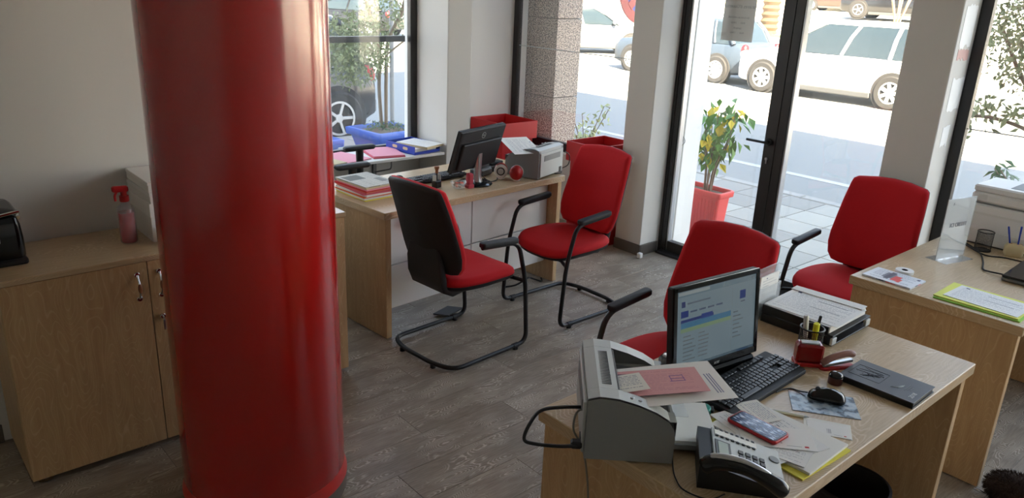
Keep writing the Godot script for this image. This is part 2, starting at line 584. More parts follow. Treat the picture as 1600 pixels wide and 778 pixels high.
	for k in 7:
		im.fill_rect(Rect2i(26, 116 + 10 * k, 30 + (k * 13) % 20, 3), Color8(150, 168, 178))
		im.fill_rect(Rect2i(86, 116 + 10 * k, 24 + (k * 17) % 18, 3), Color8(160, 176, 186))
		im.fill_rect(Rect2i(226, 88 + 11 * k, 20 + (k * 11) % 26, 3), Color8(150, 168, 178))
	im.fill_rect(Rect2i(220, 24, 1, 168), Color8(170, 190, 196))
	im.fill_rect(Rect2i(0, 192, 320, 8), Color8(120, 150, 170))
	im.fill_rect(Rect2i(246, 193, 50, 6), Color8(70, 110, 150))
	M.screen = tmat(from_image(im), 0.25)
	M.screen.emission_enabled = true; M.screen.emission_texture = M.screen.albedo_texture; M.screen.emission_energy_multiplier = 0.06
	M.screen.albedo_color = Color8(60, 60, 60)
	var pn = noise(91, 0.06, 3)
	var ph = tex(64, 128, func(x, y):
		var q = pn.get_noise_2d(x, y)
		return Color8(60, 74, 112).lerp(Color8(196, 206, 222), smoothstep(0.05, 0.4, q)).lerp(Color8(26, 30, 50), smoothstep(0.0, 0.4, -q)))
	M.phone_screen = tmat(ph, 0.12)
	M.phone_screen.emission_enabled = true; M.phone_screen.emission_texture = ph; M.phone_screen.emission_energy_multiplier = 0.02
	M.photo_pad = tmat(tex(128, 96, func(x, y):
		var q = pn.get_noise_2d(x * 0.7 + 50, y * 0.7)
		var c0 = Color8(122, 148, 172).lerp(Color8(186, 198, 206), clamp(0.5 + q * 1.4, 0, 1))
		c0 = c0.lerp(Color8(70, 84, 100), smoothstep(0.15, 0.3, -q))
		return c0.lerp(Color8(150, 104, 76), smoothstep(0.35, 0.0, float(y) / 96.0 + float(x) / 256.0 + q * 0.1))), 0.3)

# ---------------------------------------------------------------- the room
func wallbox(called, a, b, m = null):
	var lo = Vector3(min(a.x, b.x), min(a.y, b.y), min(a.z, b.z))
	var hi = Vector3(max(a.x, b.x), max(a.y, b.y), max(a.z, b.z))
	return struct(called, mb().cbox((lo + hi) / 2, hi - lo, 0.004), m if m else M.wall)

func bar(parent, called, a, b, m):
	var lo = Vector3(min(a.x, b.x), min(a.y, b.y), min(a.z, b.z))
	var hi = Vector3(max(a.x, b.x), max(a.y, b.y), max(a.z, b.z))
	return obj(called, mb().cbox((lo + hi) / 2, hi - lo, 0.003), m, parent)

const CEIL = 2.8

func build_room():
	# floor: a bed of grout and planks laid along z
	var fl = setting("floor")
	obj("screed", mb().cbox(V(-1.2, -0.077, -0.85), V(8.7, 0.15, 7.8), 0.0), M.grout, fl)
	var proto = {}
	var rest = mb()
	var cols = 43
	for i in cols:
		var x = -5.5 + 0.1 + 0.2 * i
		var z = -4.76 - fposmod(i * 0.47, 1.2)
		while z < 3.0:
			var z0 = max(z, -4.76); var z1 = min(z + 1.2, 3.0)
			if z1 - z0 > 0.03:
				var row = rng.randi_range(0, 4)
				var key = "%d_%.2f_%.2f" % [row, z0 - z, z1 - z]
				var ln = z1 - z0 - 0.0016
				if x < 0.5 and z0 < 0.4:
					if not proto.has(key):
						var m = mb()
						m.uvo = Vector2(z0 - z, row * 0.2)
						m.cbox(Vector3.ZERO, V(0.1984, 0.012, ln), 0.0008, 2)
						proto[key] = m.mesh()
					var o = obj("plank", proto[key], M.floor, fl)
					o.position = V(x, -0.006, (z0 + z1) / 2)
				else:
					rest.uvo = Vector2(0, row * 0.2)
					rest.cbox(V(x, -0.006, (z0 + z1) / 2), V(0.1984, 0.012, ln), 0.0, 2)
			z += 1.2
	var r = obj("plank_field", rest, M.floor, fl)
	r.set_meta("kind", "stuff")
	# ceiling and walls
	wallbox("ceiling", V(-5.6, CEIL, -4.9), V(3.3, CEIL + 0.22, 3.3), M.ceiling)
	wallbox("wall_left", V(-3.82, 0, -1.62), V(-3.52, CEIL, 3.0))
	wallbox("wall_left_return", V(-5.6, 0, -1.79), V(-3.52, CEIL, -1.62))
	wallbox("wall_right", V(3.0, 0, -4.9), V(3.3, CEIL, 3.3))
	wallbox("wall_back", V(-3.82, 0, 3.0), V(3.3, CEIL, 3.3))
	wallbox("wall_left_low", V(-5.16, 0, -3.46), V(-5.02, 0.66, -1.79))
	wallbox("wall_corner_pier", V(-5.12, 0, -3.68), V(-4.66, CEIL, -3.46))
	wallbox("wall_corner_recess", V(-5.46, 0, -4.86), V(-5.35, CEIL, -3.68))
	wallbox("wall_corner_outer", V(-5.46, 0, -3.68), V(-5.121, CEIL, -3.61))
	wallbox("wall_front_low", V(-5.35, 0, -4.86), V(-3.785, 0.575, -4.64))
	wallbox("wall_front_low_right", V(-1.607, 0, -4.86), V(3.0, 0.36, -4.64))
	for p in [["wall_front_pier", -3.785, -3.532], ["wall_front_pier_right", -1.865, -1.607]]:
		wallbox(p[0], V(p[1], 0, -4.86), V(p[2], CEIL, -4.46))
	# skirting round the two piers
	var k = 0
	for p in [["baseboard_pier", -3.785, -3.532], ["baseboard_pier_right", -1.865, -1.607]]:
		var o = setting(p[0])
		bar(o, "tile", V(p[1], 0, -4.448), V(p[2] + 0.012, 0.085, -4.459), M.skirt)
		bar(o, "tile", V(p[2] + 0.001, 0, -4.46), V(p[2] + 0.012, 0.085, -4.66), M.skirt)
	var bs = setting("baseboard_left")
	bar(bs, "tile", V(-3.519, 0, -0.3), V(-3.508, 0.085, 2.99), M.skirt)
	# peeling tape on the pier beside the window
	var tp = setting("trim_1")
	for q in [[-4.50, 1.815, 0.15, 0.21, 0], [-4.506, 1.67, 0.15, 0.045, 1], [-4.52, 1.46, 0.16, 0.17, 0], [-4.535, 1.235, 0.09, 0.11, 0]]:
		var pts = []
		var nq = 9
		for i in nq: pts.append([q[0] - q[2] * i / (nq - 1), q[1] + q[3] / 2 + rng.randf_range(-0.008, 0.008)])
		for i in nq: pts.append([q[0] - q[2] * (nq - 1 - i) / (nq - 1), q[1] - q[3] / 2 + rng.randf_range(-0.012, 0.012)])
		var m = mb().at(Transform3D(Basis(V(0, 0, 1), V(1, 0, 0), V(0, 1, 0)), Vector3.ZERO))
		m.plate(poly(pts), -1.6065, -1.6055)
		obj("tape_strip", m, M.tape_red if q[4] else M.tape, tp)
	# window over the shelf (side street)
	var w1 = setting("window_1")
	var fx0 = -5.10; var fx1 = -5.05
	bar(w1, "frame_jamb", V(fx0, 0.66, -3.46), V(fx1, CEIL, -3.40), M.alu)
	bar(w1, "frame_jamb", V(fx0, 0.66, -1.79), V(fx1, CEIL, -1.85), M.alu)
	bar(w1, "frame_sill", V(fx0, 0.66, -3.40), V(fx1, 0.715, -1.85), M.alu)
	bar(w1, "frame_head", V(fx0, CEIL - 0.06, -3.40), V(fx1, CEIL, -1.85), M.alu)
	bar(w1, "pane", V(-5.083, 0.715, -3.40), V(-5.077, CEIL - 0.06, -1.85), M.pane)
	bar(w1, "bar", V(-5.13, 1.478, -3.385), V(-5.10, 1.522, -1.85), M.alu)
	# window over the red planters
	var w2 = setting("window_2")
	bar(w2, "frame_jamb", V(-5.35, 0.575, -4.74), V(-5.29, CEIL, -4.69), M.alu)
	bar(w2, "frame_jamb", V(-3.785, 0.575, -4.74), V(-3.84, CEIL, -4.69), M.alu)
	bar(w2, "frame_sill", V(-5.29, 0.575, -4.74), V(-3.84, 0.65, -4.69), M.alu)
	bar(w2, "frame_head", V(-5.29, CEIL - 0.06, -4.74), V(-3.84, CEIL, -4.69), M.alu)
	bar(w2, "pane", V(-5.29, 0.65, -4.718), V(-3.84, 1.412, -4.712), M.pane)
	bar(w2, "pane", V(-5.29, 1.418, -4.718), V(-3.84, CEIL - 0.06, -4.712), M.pane)
	bar(w2, "joint", V(-5.29, 1.412, -4.720), V(-3.84, 1.418, -4.710), M.light_grey)
	# window beside the right-hand pier
	var w3 = setting("window_3")
	bar(w3, "frame_jamb", V(-1.607, 0.36, -4.74), V(-1.548, CEIL, -4.69), M.alu)
	bar(w3, "frame_jamb", V(0.60, 0.36, -4.74), V(0.66, CEIL, -4.69), M.alu)
	bar(w3, "frame_jamb", V(2.94, 0.36, -4.74), V(3.0, CEIL, -4.69), M.alu)
	bar(w3, "frame_sill", V(-1.548, 0.36, -4.74), V(2.94, 0.42, -4.69), M.alu)
	bar(w3, "frame_head", V(-1.548, CEIL - 0.06, -4.74), V(2.94, CEIL, -4.69), M.alu)
	for a in [[-1.548, 0.60], [0.66, 2.94]]:
		bar(w3, "pane", V(a[0], 0.42, -4.718), V(a[1], 1.27, -4.712), M.pane)
		bar(w3, "pane", V(a[0], 1.275, -4.718), V(a[1], CEIL - 0.06, -4.712), M.pane)
		bar(w3, "joint", V(a[0], 1.27, -4.72), V(a[1], 1.275, -4.71), M.dark_grey)
	# glazed street door with a fixed light beside it
	var d = setting("door_1")
	bar(d, "frame_jamb", V(-3.532, 0, -4.75), V(-3.505, CEIL, -4.68), M.alu)
	bar(d, "frame_head", V(-3.505, CEIL - 0.06, -4.75), V(-1.90, CEIL, -4.68), M.alu)
	bar(d, "threshold", V(-3.505, 0, -4.76), V(-1.90, 0.018, -4.62), M.alu)
	bar(d, "mullion", V(-2.660, 0.018, -4.75), V(-2.600, CEIL - 0.06, -4.68), M.alu)
	bar(d, "edge_strip", V(-2.600, 0.018, -4.745), V(-2.588, CEIL - 0.06, -4.685), M.steel)
	bar(d, "frame_jamb", V(-1.93, 0.018, -4.75), V(-1.868, CEIL - 0.06, -4.68), M.alu)
	bar(d, "bottom_rail", V(-2.588, 0.018, -4.74), V(-1.93, 0.09, -4.69), M.alu)
	bar(d, "pane", V(-2.588, 0.09, -4.718), V(-1.93, CEIL - 0.06, -4.712), M.pane)
	var leaf = Node3D.new(); leaf.name = "door_leaf"; d.add_child(leaf, true)
	bar(leaf, "stile", V(-3.503, 0.022, -4.742), V(-3.462, CEIL - 0.065, -4.682), M.alu)
	bar(leaf, "edge_strip", V(-3.462, 0.022, -4.74), V(-3.448, CEIL - 0.065, -4.69), M.steel)
	bar(leaf, "stile", V(-2.748, 0.022, -4.742), V(-2.663, CEIL - 0.065, -4.682), M.alu)
	bar(leaf, "bottom_rail", V(-3.448, 0.022, -4.74), V(-2.748, 0.10, -4.685), M.alu)
	bar(leaf, "top_rail", V(-3.448, CEIL - 0.15, -4.74), V(-2.748, CEIL - 0.065, -4.685), M.alu)
	bar(leaf, "pane", V(-3.448, 0.10, -4.718), V(-2.748, CEIL - 0.15, -4.712), M.pane)
	var h = mb()
	h.cyl(V(-2.71, 1.0, -4.672), 0.025, 0.014, 16, 0.003, 2)
	h.tube(fillet([V(-2.71, 1.0, -4.672), V(-2.71, 1.0, -4.63), V(-2.85, 1.0, -4.63)], 0.015), 0.009, 8)
	obj("handle", h, M.black, leaf)
	var kh = mb()
	kh.cyl(V(-2.71, 0.885, -4.676), 0.010, 0.016, 12, 0.002, 2)
	kh.cbox(V(-2.71, 0.866, -4.678), V(0.010, 0.028, 0.01), 0.002)
	obj("lock_cylinder", kh, M.steel, leaf)
	# notice taped on the outside of the door glass
	var notice_paper = mat(Color8(206, 206, 200), 0.8); notice_paper.backlight = Color(0.9, 0.9, 0.86)
	var nt = thing("opening_hours_notice", "grey paper opening-hours notice taped on the door glass, print reversed", "notice", V(-3.093, 1.79, -4.722))
	obj("sheet", mb().cbox(V(0, 0, 0), V(0.247, 0.34, 0.001), 0.0), notice_paper, nt)
	for e in [["Horaires d'Ouverture", 0.022, 0.055], ["Du lundi au vendredi", 0.013, -0.015], ["9h00   -   18h00", 0.012, -0.05], ["Samedi", 0.014, -0.085], ["9h00   -   13h00", 0.012, -0.115]]:
		text("print_line", e[0], e[1], Transform3D(Basis(), V(0, e[2], 0.001)), M.ink_grey, nt, 0.0004, true)
	# strings knotted round the outside of the door frame
	var stg = mb()
	stg.tube(curve([V(-3.56, 0.98, -4.80), V(-3.52, 0.93, -4.80), V(-3.49, 0.86, -4.80), V(-3.53, 0.84, -4.80), V(-3.50, 0.80, -4.805), V(-3.52, 0.72, -4.80)]), 0.003, 5)
	stg.tube(curve([V(-3.50, 0.90, -4.80), V(-3.47, 0.86, -4.80), V(-3.50, 0.82, -4.80), V(-3.54, 0.80, -4.80)]), 0.003, 5)
	tag(obj("knotted_string", stg, M.cable_grey), "bundle of thin grey string knotted beside the door frame outside", "string")
	tag(obj("door_stop", mb().cbox(V(-3.49, 0.021, -4.42), V(0.035, 0.04, 0.035), 0.005), M.white), "small white block on the floor at the pier corner by the door", "door stop")

	# big red column
	var c = thing("round_column", "thick glossy red round column standing in the room", "column", V(-2.56, 0, -1.04))
	obj("shaft", mb().lathe([Vector2(0.300, 0.05), Vector2(0.300, 0.6), Vector2(0.298, 1.5), Vector2(0.298, CEIL)], 72), M.column_red, c)
	obj("painted_rim", mb().lathe([Vector2(0.29, 0.060), Vector2(0.310, 0.061), Vector2(0.310, 0.066), Vector2(0.304, 0.085), Vector2(0.3003, 0.11)], 72), M.column_rim, c)
	obj("skirting", mb().lathe([Vector2(0.307, 0), Vector2(0.307, 0.059), Vector2(0.29, 0.060)], 36), M.skirt, c)

	# white shelf under the side window
	var s = thing("window_shelf", "long white shelf under the side window, carrying folders and a blue tray", "shelf", V(-4.85, 0, -2.62))
	obj("board", mb().cbox(V(0, 0.69, 0), V(0.36, 0.02, 1.66), 0.002), M.white_soft, s)
	for z in [-0.42, 0.5]:
		var b = mb()
		b.cbox(V(-0.16, 0.59, z), V(0.02, 0.17, 0.03), 0.002)
		b.tube(fillet([V(-0.15, 0.53, z), V(0.08, 0.60, z), V(0.08, 0.675, z)], 0.03), 0.006, 6)
		obj("bracket", b, M.grey, s)

# ---------------------------------------------------------------- outside
func leaves(m, ce, rad, count, l0, l1, shell = 0.35):
	for i in count:
		var d = V(rng.randfn(), rng.randfn(), rng.randfn()).normalized()
		var p = ce + d * rad * pow(rng.randf_range(shell, 1.0), 0.6)
		var g = V(rng.randfn(), rng.randfn() - 0.5, rng.randfn()).normalized()
		var u = V(rng.randfn(), rng.randfn() + 0.6, rng.randfn()).normalized()
		if abs(g.dot(u)) > 0.95: continue
		var l = rng.randf_range(l0, l1)
		m.leaf(p, g, u, l, l * 0.45)

func wheel(car, p, r, spokes, style = 0):
	var w = Node3D.new(); w.name = "wheel"; car.add_child(w, true); w.position = p
	var sg = sign(p.z)
	obj("tyre", mb().lathe([Vector2(r * 0.62, -0.1), Vector2(r * 0.92, -0.105), Vector2(r, -0.08), Vector2(r, 0.08), Vector2(r * 0.92, 0.105), Vector2(r * 0.62, 0.1)], 28, Vector3.ZERO, 2), M.tyre, w)
	var m = mb()
	m.lathe([Vector2(r * 0.56, sg * 0.104), Vector2(r * 0.64, sg * 0.104), Vector2(r * 0.64, sg * 0.06)] if sg > 0 else [Vector2(r * 0.64, -0.06), Vector2(r * 0.64, -0.104), Vector2(r * 0.56, -0.104)], 28, Vector3.ZERO, 2)
	m.cyl(V(0, 0, sg * 0.085), r * 0.16, 0.03, 14, 0.004, 2)
	for i in spokes:
		var a = TAU * i / spokes
		m.at(Transform3D(Basis(Vector3.BACK, a), V(0, 0, 0)))
		m.cbox(V(r * 0.36, 0, sg * 0.085), V(r * 0.5, r * (0.11 if style == 0 else 0.2), 0.025), 0.004)
	m.at(Transform3D())
	obj("rim", m, M.steel if style != 1 else M.light_grey, w)
	obj("brake_disc", mb().cyl(V(0, 0, sg * 0.045), r * 0.6, 0.02, 20, 0.002, 2), M.dark_grey, w)

func make_car(called, label, paint, pos, turn, q, group = ""):
	# length along x, front at -x; q: L W H belt hood_h  roof x0 x1  glass x0 x1  wheel r
	var car = thing(called, label, "car", pos, turn, group)
	var L = q.L; var hw = q.W / 2.0; var belt = q.belt; var R = q.r
	var st = [[-0.5, 0.30, 0.52, 0.72], [-0.485, 0.22, q.hood - 0.12, 0.90], [-0.44, 0.20, q.hood - 0.03, 0.97], [-0.34, 0.19, q.hood + 0.02, 1.0], [q.g0 / L, 0.19, belt - 0.02, 1.0], [-0.05, 0.19, belt, 1.0], [0.2, 0.19, belt + 0.02, 1.0], [0.38, 0.20, belt + 0.02, 0.99], [0.46, 0.24, belt - 0.0, 0.95], [0.49, 0.30, belt - 0.1, 0.90], [0.5, 0.40, 0.62, 0.80]]
	var rings = []
	for s in st:
		var x = s[0] * L; var y0 = s[1]; var y1 = s[2]; var w = hw * s[3]
		var ring = PackedVector3Array()
		for p in [[-0.82, 0.0], [-0.97, 0.10], [-1.0, 0.38], [-1.0, 0.6], [-0.965, 0.86], [-0.9, 0.97], [-0.5, 1.0], [0.0, 1.015], [0.5, 1.0], [0.9, 0.97], [0.965, 0.86], [1.0, 0.6], [1.0, 0.38], [0.97, 0.10], [0.82, 0.0]]:
			ring.append(V(x, y0 + (y1 - y0) * p[1], w * p[0]))
		rings.append(ring)
	obj("body", mb().loft(rings), paint, car)
	var H = q.H
	var plan = func(x0, x1, w, y):
		var a = PackedVector3Array()
		for p in rr(x1 - x0, w * 2, min(0.22, w * 0.3), 4): a.append(V((x0 + x1) / 2 + p.x, y, p.y))
		return a
	obj("window_glass", mb().loft([plan.call(q.g0, q.g1, hw * 0.93, belt - 0.03), plan.call(lerp(q.g0, q.r0, 0.55), lerp(q.g1, q.r1, 0.5), hw * 0.88, lerp(belt, H, 0.55)), plan.call(q.r0, q.r1, hw * 0.78, H - 0.05)]), M.car_glass, car)
	obj("roof", mb().loft([plan.call(q.r0 - 0.03, q.r1 + 0.03, hw * 0.80, H - 0.075), plan.call(q.r0, q.r1, hw * 0.79, H - 0.03), plan.call(q.r0 + 0.12, q.r1 - 0.1, hw * 0.68, H - 0.005), plan.call(q.r0 + 0.4, q.r1 - 0.3, hw * 0.4, H)]), paint, car)
	for sg in [-1.0, 1.0]:
		for p in [[q.g0 + 0.04, q.r0 + 0.05, 0.035], [lerp(q.g0, q.g1, 0.46), lerp(q.r0, q.r1, 0.40), 0.04], [lerp(q.g0, q.g1, 0.78), lerp(q.r0, q.r1, 0.8), 0.045], [q.g1 - 0.06, q.r1 - 0.03, 0.06]]:
			obj("pillar", mb().tube([V(p[0], belt - 0.03, sg * hw * 0.915), V(lerp(p[0], p[1], 0.5), lerp(belt, H, 0.5), sg * hw * 0.875), V(p[1], H - 0.06, sg * hw * 0.775)], p[2], 6), paint, car)
		for wx in [q.w0, q.w1]:
			obj("wheel_arch", mb().cyl(V(wx, R + 0.01, sg * (hw - 0.06)), R * 1.17, 0.13, 28, 0.004, 2), M.tyre, car)
			wheel(car, V(wx, R, sg * (hw - 0.07)), R, q.spokes, q.style)
		obj("mirror", mb().ball(V(q.g0 + 0.25, belt + 0.06, sg * (hw + 0.08)), V(0.07, 0.07, 0.10), 10, 6), paint, car)
		obj("headlight", mb().ball(V(-0.475 * L, q.hood - 0.16, sg * hw * 0.72), V(0.12, 0.09, 0.18), 10, 6), M.light_grey, car)
		obj("tail_light", mb().ball(V(0.475 * L, belt - 0.14, sg * hw * 0.80), V(0.10, 0.14, 0.12), 10, 6), M.red_plastic, car)
		obj("sill", mb().cbox(V((q.w0 + q.w1) / 2, 0.23, sg * (hw - 0.04)), V(q.w1 - q.w0 - R * 2.4, 0.12, 0.09), 0.02), M.dark_grey, car)
	obj("bumper", mb().cbox(V(0.485 * L, 0.45, 0), V(0.14, 0.2, q.W * 0.86), 0.05), paint if q.style == 1 else M.dark_grey, car)
	obj("license_plate", mb().cbox(V(0.503 * L, 0.74, 0), V(0.02, 0.11, 0.5), 0.003), M.white_soft, car)
	return car

func build_outside():
	# ground
	struct("road", mb().cbox(V(-25, -0.24, -30), V(190, 0.2, 210), 0.0), M.asphalt)
	var g = mb()
	g.face([V(-110, -0.15, -21), V(60, -0.15, -21), V(60, 1.1, -36), V(-110, 1.1, -36)], V(-25, -5, -28))
	g.face([V(-110, 1.1, -36), V(60, 1.1, -36), V(60, 1.1, -130), V(-110, 1.1, -130)], V(-25, -5, -80))
	g.face([V(-110, -0.15, -21), V(60, -0.15, -21), V(60, -0.4, -21), V(-110, -0.4, -21)], V(-25, -0.2, -28))
	struct("ground_plaza", g, M.pale_ground)
	var mk = mb()
	mk.cbox(V(-2, -0.1385, -8.75), V(16, 0.006, 0.13), 0.0)
	struct("road_marking", mk, mat(Color8(158, 158, 156), 0.8))
	# pavement: kerbs, bed and pavers
	var pv = setting("pavement")
	obj("bed", mb().cbox(V(-2.9, -0.09, -6.08), V(11.6, 0.115, 2.44), 0.0), M.grout, pv)
	obj("bed", mb().cbox(V(-7.15, -0.09, -1.4), V(3.1, 0.115, 6.9), 0.0), M.grout, pv)
	var kb = []
	for k in 3:
		kb.append(mb().cbox(Vector3.ZERO, V(0.97, 0.15, 0.14), 0.012).mesh())
	for i in 13:
		obj("kerb_stone", kb[0], M.kerb, pv).position = V(-8.7 + 0.5 + i * 0.98, -0.09, -7.37)
	for i in 7:
		var o = obj("kerb_stone", kb[0], M.kerb, pv)
		o.position = V(-8.77, -0.09, -6.8 + i * 0.98); o.rotation.y = PI / 2
	var pm = mb().cbox(Vector3.ZERO, V(0.392, 0.03, 0.392), 0.004).mesh()
	for i in 25:
		for j in 6:
			obj("paver", pm, M.paver[rng.randi_range(0, 3)], pv).position = V(-8.5 + 0.4 * i, -0.033, -5.08 - 0.4 * j)
	for i in 7:
		for j in 12:
			obj("paver", pm, M.paver[rng.randi_range(0, 3)], pv).position = V(-8.5 + 0.4 * i, -0.033, -4.68 + 0.4 * j)
	# the storeys above the office, which keep the pavement in shade
	wallbox("wall_upper_storeys", V(-5.6, CEIL + 0.22, -4.9), V(16, 11.2, 11), M.outer)
	wallbox("wall_neighbour_shop", V(3.3, -0.1, -4.86), V(16, CEIL + 0.22, 11), M.outer)
	wallbox("wall_outer_reveal", V(-3.80, -0.1, -5.08), V(-3.53, CEIL + 0.2, -4.87), M.outer)
	wallbox("wall_stair_core", V(-5.6, -0.1, 3.4), V(3.3, CEIL + 0.2, 11), M.outer)

	# granite clad pillar
	var gp = thing("granite_pillar", "speckled granite-clad pillar standing outside the middle window", "pillar", V(-5.3, -0.02, -5.03))
	obj("core", mb().cbox(V(0, 1.5, 0), V(0.57, 3.0, 0.25), 0.0), M.grout, gp)
	var hts = [-0.02, 0.32, 1.0, 1.68, 2.36, 3.02]
	for i in 5:
		var y0 = hts[i]; var y1 = hts[i + 1] - 0.006
		obj("panel", mb().cbox(V(0.298, (y0 + y1) / 2, 0.0), V(0.025, y1 - y0, 0.30), 0.003), M.granite, gp)
		obj("panel", mb().cbox(V(0.145, (y0 + y1) / 2, 0.136), V(0.278, y1 - y0, 0.022), 0.003), M.granite, gp)
		obj("panel", mb().cbox(V(-0.15, (y0 + y1) / 2, 0.136), V(0.298, y1 - y0, 0.022), 0.003), M.granite, gp)
		obj("panel", mb().cbox(V(-0.292, (y0 + y1) / 2, 0.0), V(0.02, y1 - y0, 0.25), 0.003), M.granite, gp)
	var dp = thing("drain_pipe", "pale grey vertical pipe against the granite pillar", "pipe", V(-5.42, -0.02, -4.83))
	obj("pipe", mb().cyl(V(0, 1.5, 0), 0.03, 3.0, 14), M.light_grey, dp)

	# no-parking sign on its post
	var sg = thing("road_sign", "round blue and red no-parking sign on a post by the kerb", "sign", V(-4.35, -0.02, -5.21))
	obj("post", mb().cyl(V(-0.03, 1.15, 0), 0.025, 2.3, 12), M.steel, sg)
	obj("red_ring", mb().lathe([Vector2(0.22, 0.0), Vector2(0.3, 0.0), Vector2(0.3, 0.012), Vector2(0.22, 0.012)], 40, V(0, 1.97, 0), 0), M.red_plastic, sg)
	obj("blue_disc", mb().cyl(V(0.004, 1.97, 0), 0.225, 0.012, 40, 0.001, 0), M.blue, sg)
	var sl = mb().at(Transform3D(Basis(Vector3.RIGHT, PI / 4), V(0.012, 1.97, 0)))
	obj("red_slash", sl.cbox(Vector3.ZERO, V(0.006, 0.07, 0.46), 0.001), M.red_plastic, sg)

	# red pot with a small fig at the door
	var pt = thing("potted_fig", "small fig with green and yellow leaves in a ribbed red pot outside the door", "potted plant", V(-3.67, -0.018, -5.39), 0.0)
	var sq2 = func(w, y):
		var a = PackedVector3Array()
		for p in rr(w + 0.10, w - 0.18, 0.025, 3): a.append(V(p.x, y, p.y))
		return a
	var sq = func(w, y):
		var a = PackedVector3Array()
		for p in rr(w, w, 0.03, 3): a.append(V(p.x, y, p.y))
		return a
	obj("pot", mb().loft([sq2.call(0.31, 0.0), sq2.call(0.35, 0.34), sq2.call(0.355, 0.37)], true, true, false), M.pot_red, pt)
	obj("pot_rim", mb().loft([sq2.call(0.355, 0.355), sq2.call(0.395, 0.358), sq2.call(0.40, 0.395), sq2.call(0.39, 0.406), sq2.call(0.36, 0.404), sq2.call(0.355, 0.37)], true, false, false), M.pot_red, pt)
	for sd in 2:
		for k in 13:
			var u = -0.18 + 0.03 * k
			var tr = Transform3D(Basis(Vector3.UP, PI * sd), Vector3.ZERO)
			obj("pot_rib", mb().at(tr).tube([V(u, 0.03, 0.066), V(u * 1.1, 0.33, 0.084)], 0.006, 5), M.pot_red, pt)
	obj("soil", mb().loft([sq2.call(0.355, 0.365), sq2.call(0.32, 0.375), sq2.call(0.22, 0.38)], true, false, true), M.earth, pt)
	var tips = []
	for k in 7:
		var a = TAU * k / 7.0 + 0.3
		var e = V(0.08 + cos(a) * rng.randf_range(0.08, 0.17), rng.randf_range(0.86, 1.08), sin(a) * rng.randf_range(0.06, 0.14))
		var cv = curve([V(0.05 + 0.03 * cos(a), 0.37, 0.02 * sin(a)), V(0.06 + 0.04 * cos(a), 0.58, 0.05 * sin(a)), V(0.06 + (e.x - 0.06) * 0.8, e.y * 0.8, e.z * 0.8), e], 4)
		obj("stem", mb().tube(cv, [0.009, 0.009, 0.009, 0.009, 0.007, 0.007, 0.007, 0.006, 0.005, 0.005, 0.004, 0.004, 0.003], 6), M.bark, pt)
		tips.append(cv)
	var lf = mb().leaf(Vector3.ZERO, V(0, 0, -1), V(0, 1, 0), 0.085, 0.05).mesh()
	for i in 230:
		var cv = tips[i % 7]
		var p = cv[rng.randi_range(5, 12)] + V(rng.randfn() * 0.045, rng.randfn() * 0.05, rng.randfn() * 0.045)
		if p.y < 0.66 and i % 4: continue
		var o = obj("leaf", lf, M.leaf_yellow if rng.randf() < 0.15 else M.leaf, pt)
		o.position = p
		o.rotation = V(rng.randf_range(-1.5, -0.2), rng.randf_range(0, TAU), rng.randf_range(-0.5, 0.5))
		o.scale = Vector3.ONE * rng.randf_range(0.95, 1.45)

	# pale variegated plant beyond the low red planter
	var vp = thing("variegated_fig", "low plant with pale variegated leaves outside the middle window", "plant", V(-5.3, -0.018, -5.65))
	obj("pot", mb().lathe([Vector2(0, 0), Vector2(0.13, 0), Vector2(0.17, 0.28), Vector2(0.19, 0.28), Vector2(0.19, 0.32), Vector2(0.165, 0.32), Vector2(0.16, 0.28), Vector2(0, 0.28)], 24), M.pot_red, vp)
	var vm = mb(); var vst = mb()
	for k in 9:
		var a = TAU * k / 9.0
		var e = V(cos(a) * rng.randf_range(0.1, 0.34), rng.randf_range(0.50, 0.86), sin(a) * rng.randf_range(0.08, 0.2))
		var cv = curve([V(0, 0.28, 0), V(e.x * 0.3, 0.5, e.z * 0.3), e], 6)
		vst.tube(cv, 0.004, 5)
		for i in 16:
			var p = cv[rng.randi_range(5, 12)] + V(rng.randfn(), rng.randfn(), rng.randfn()) * 0.03
			vm.leaf(p, V(rng.randfn(), rng.randfn() - 0.7, rng.randfn()).normalized(), V(rng.randfn() * 0.5, 1, rng.randfn() * 0.5).normalized(), 0.065, 0.034)
	obj("stems", vst, M.bark, vp)
	obj("foliage", vm, M.leaf_pale, vp).set_meta("kind", "stuff")

	# tree in a blue planter on the side pavement
	var bt = thing("planter_tree", "slim tree growing from a blue tub on the side pavement", "tree", V(-7.5, -0.018, -4.70), 0.1)
	obj("tub", mb().loft([sq.call(0.42, 0.0), sq.call(0.56, 0.26), sq.call(0.64, 0.27), sq.call(0.65, 0.34), sq.call(0.58, 0.35), sq.call(0.56, 0.30)], true, true, false), M.pot_blue, bt)
	obj("soil", mb().loft([sq.call(0.57, 0.30), sq.call(0.3, 0.33), sq.call(0.03, 0.34)], true, false, true), M.earth, bt)
	var gw = mb(); leaves(gw, V(0, 0.35, 0), V(0.26, 0.07, 0.26), 320, 0.03, 0.06, 0.1)
	obj("weeds", gw, M.leaf_dark, bt).set_meta("kind", "stuff")
	for e in [[V(-0.03, 0.3, 0.02), V(-0.06, 0.8, 0.03), V(-0.02, 1.2, 0.05), V(-0.12, 1.7, 0.14)], [V(0.02, 0.3, 0), V(0.03, 0.9, 0), V(0.05, 1.3, -0.02), V(0.18, 1.6, -0.1), V(0.22, 1.9, -0.16)]]:
		obj("trunk", mb().tube(curve(e, 5), 0.020, 8), M.bark, bt)
	obj("branch", mb().tube(curve([V(0.04, 1.15, 0), V(0.14, 1.3, -0.16), V(0.2, 1.38, -0.28)], 5), 0.011, 6), M.bark, bt)
	obj("branch", mb().tube(curve([V(-0.03, 1.15, 0.05), V(-0.05, 1.25, 0.25), V(0.0, 1.3, 0.5)], 5), 0.011, 6), M.bark, bt)
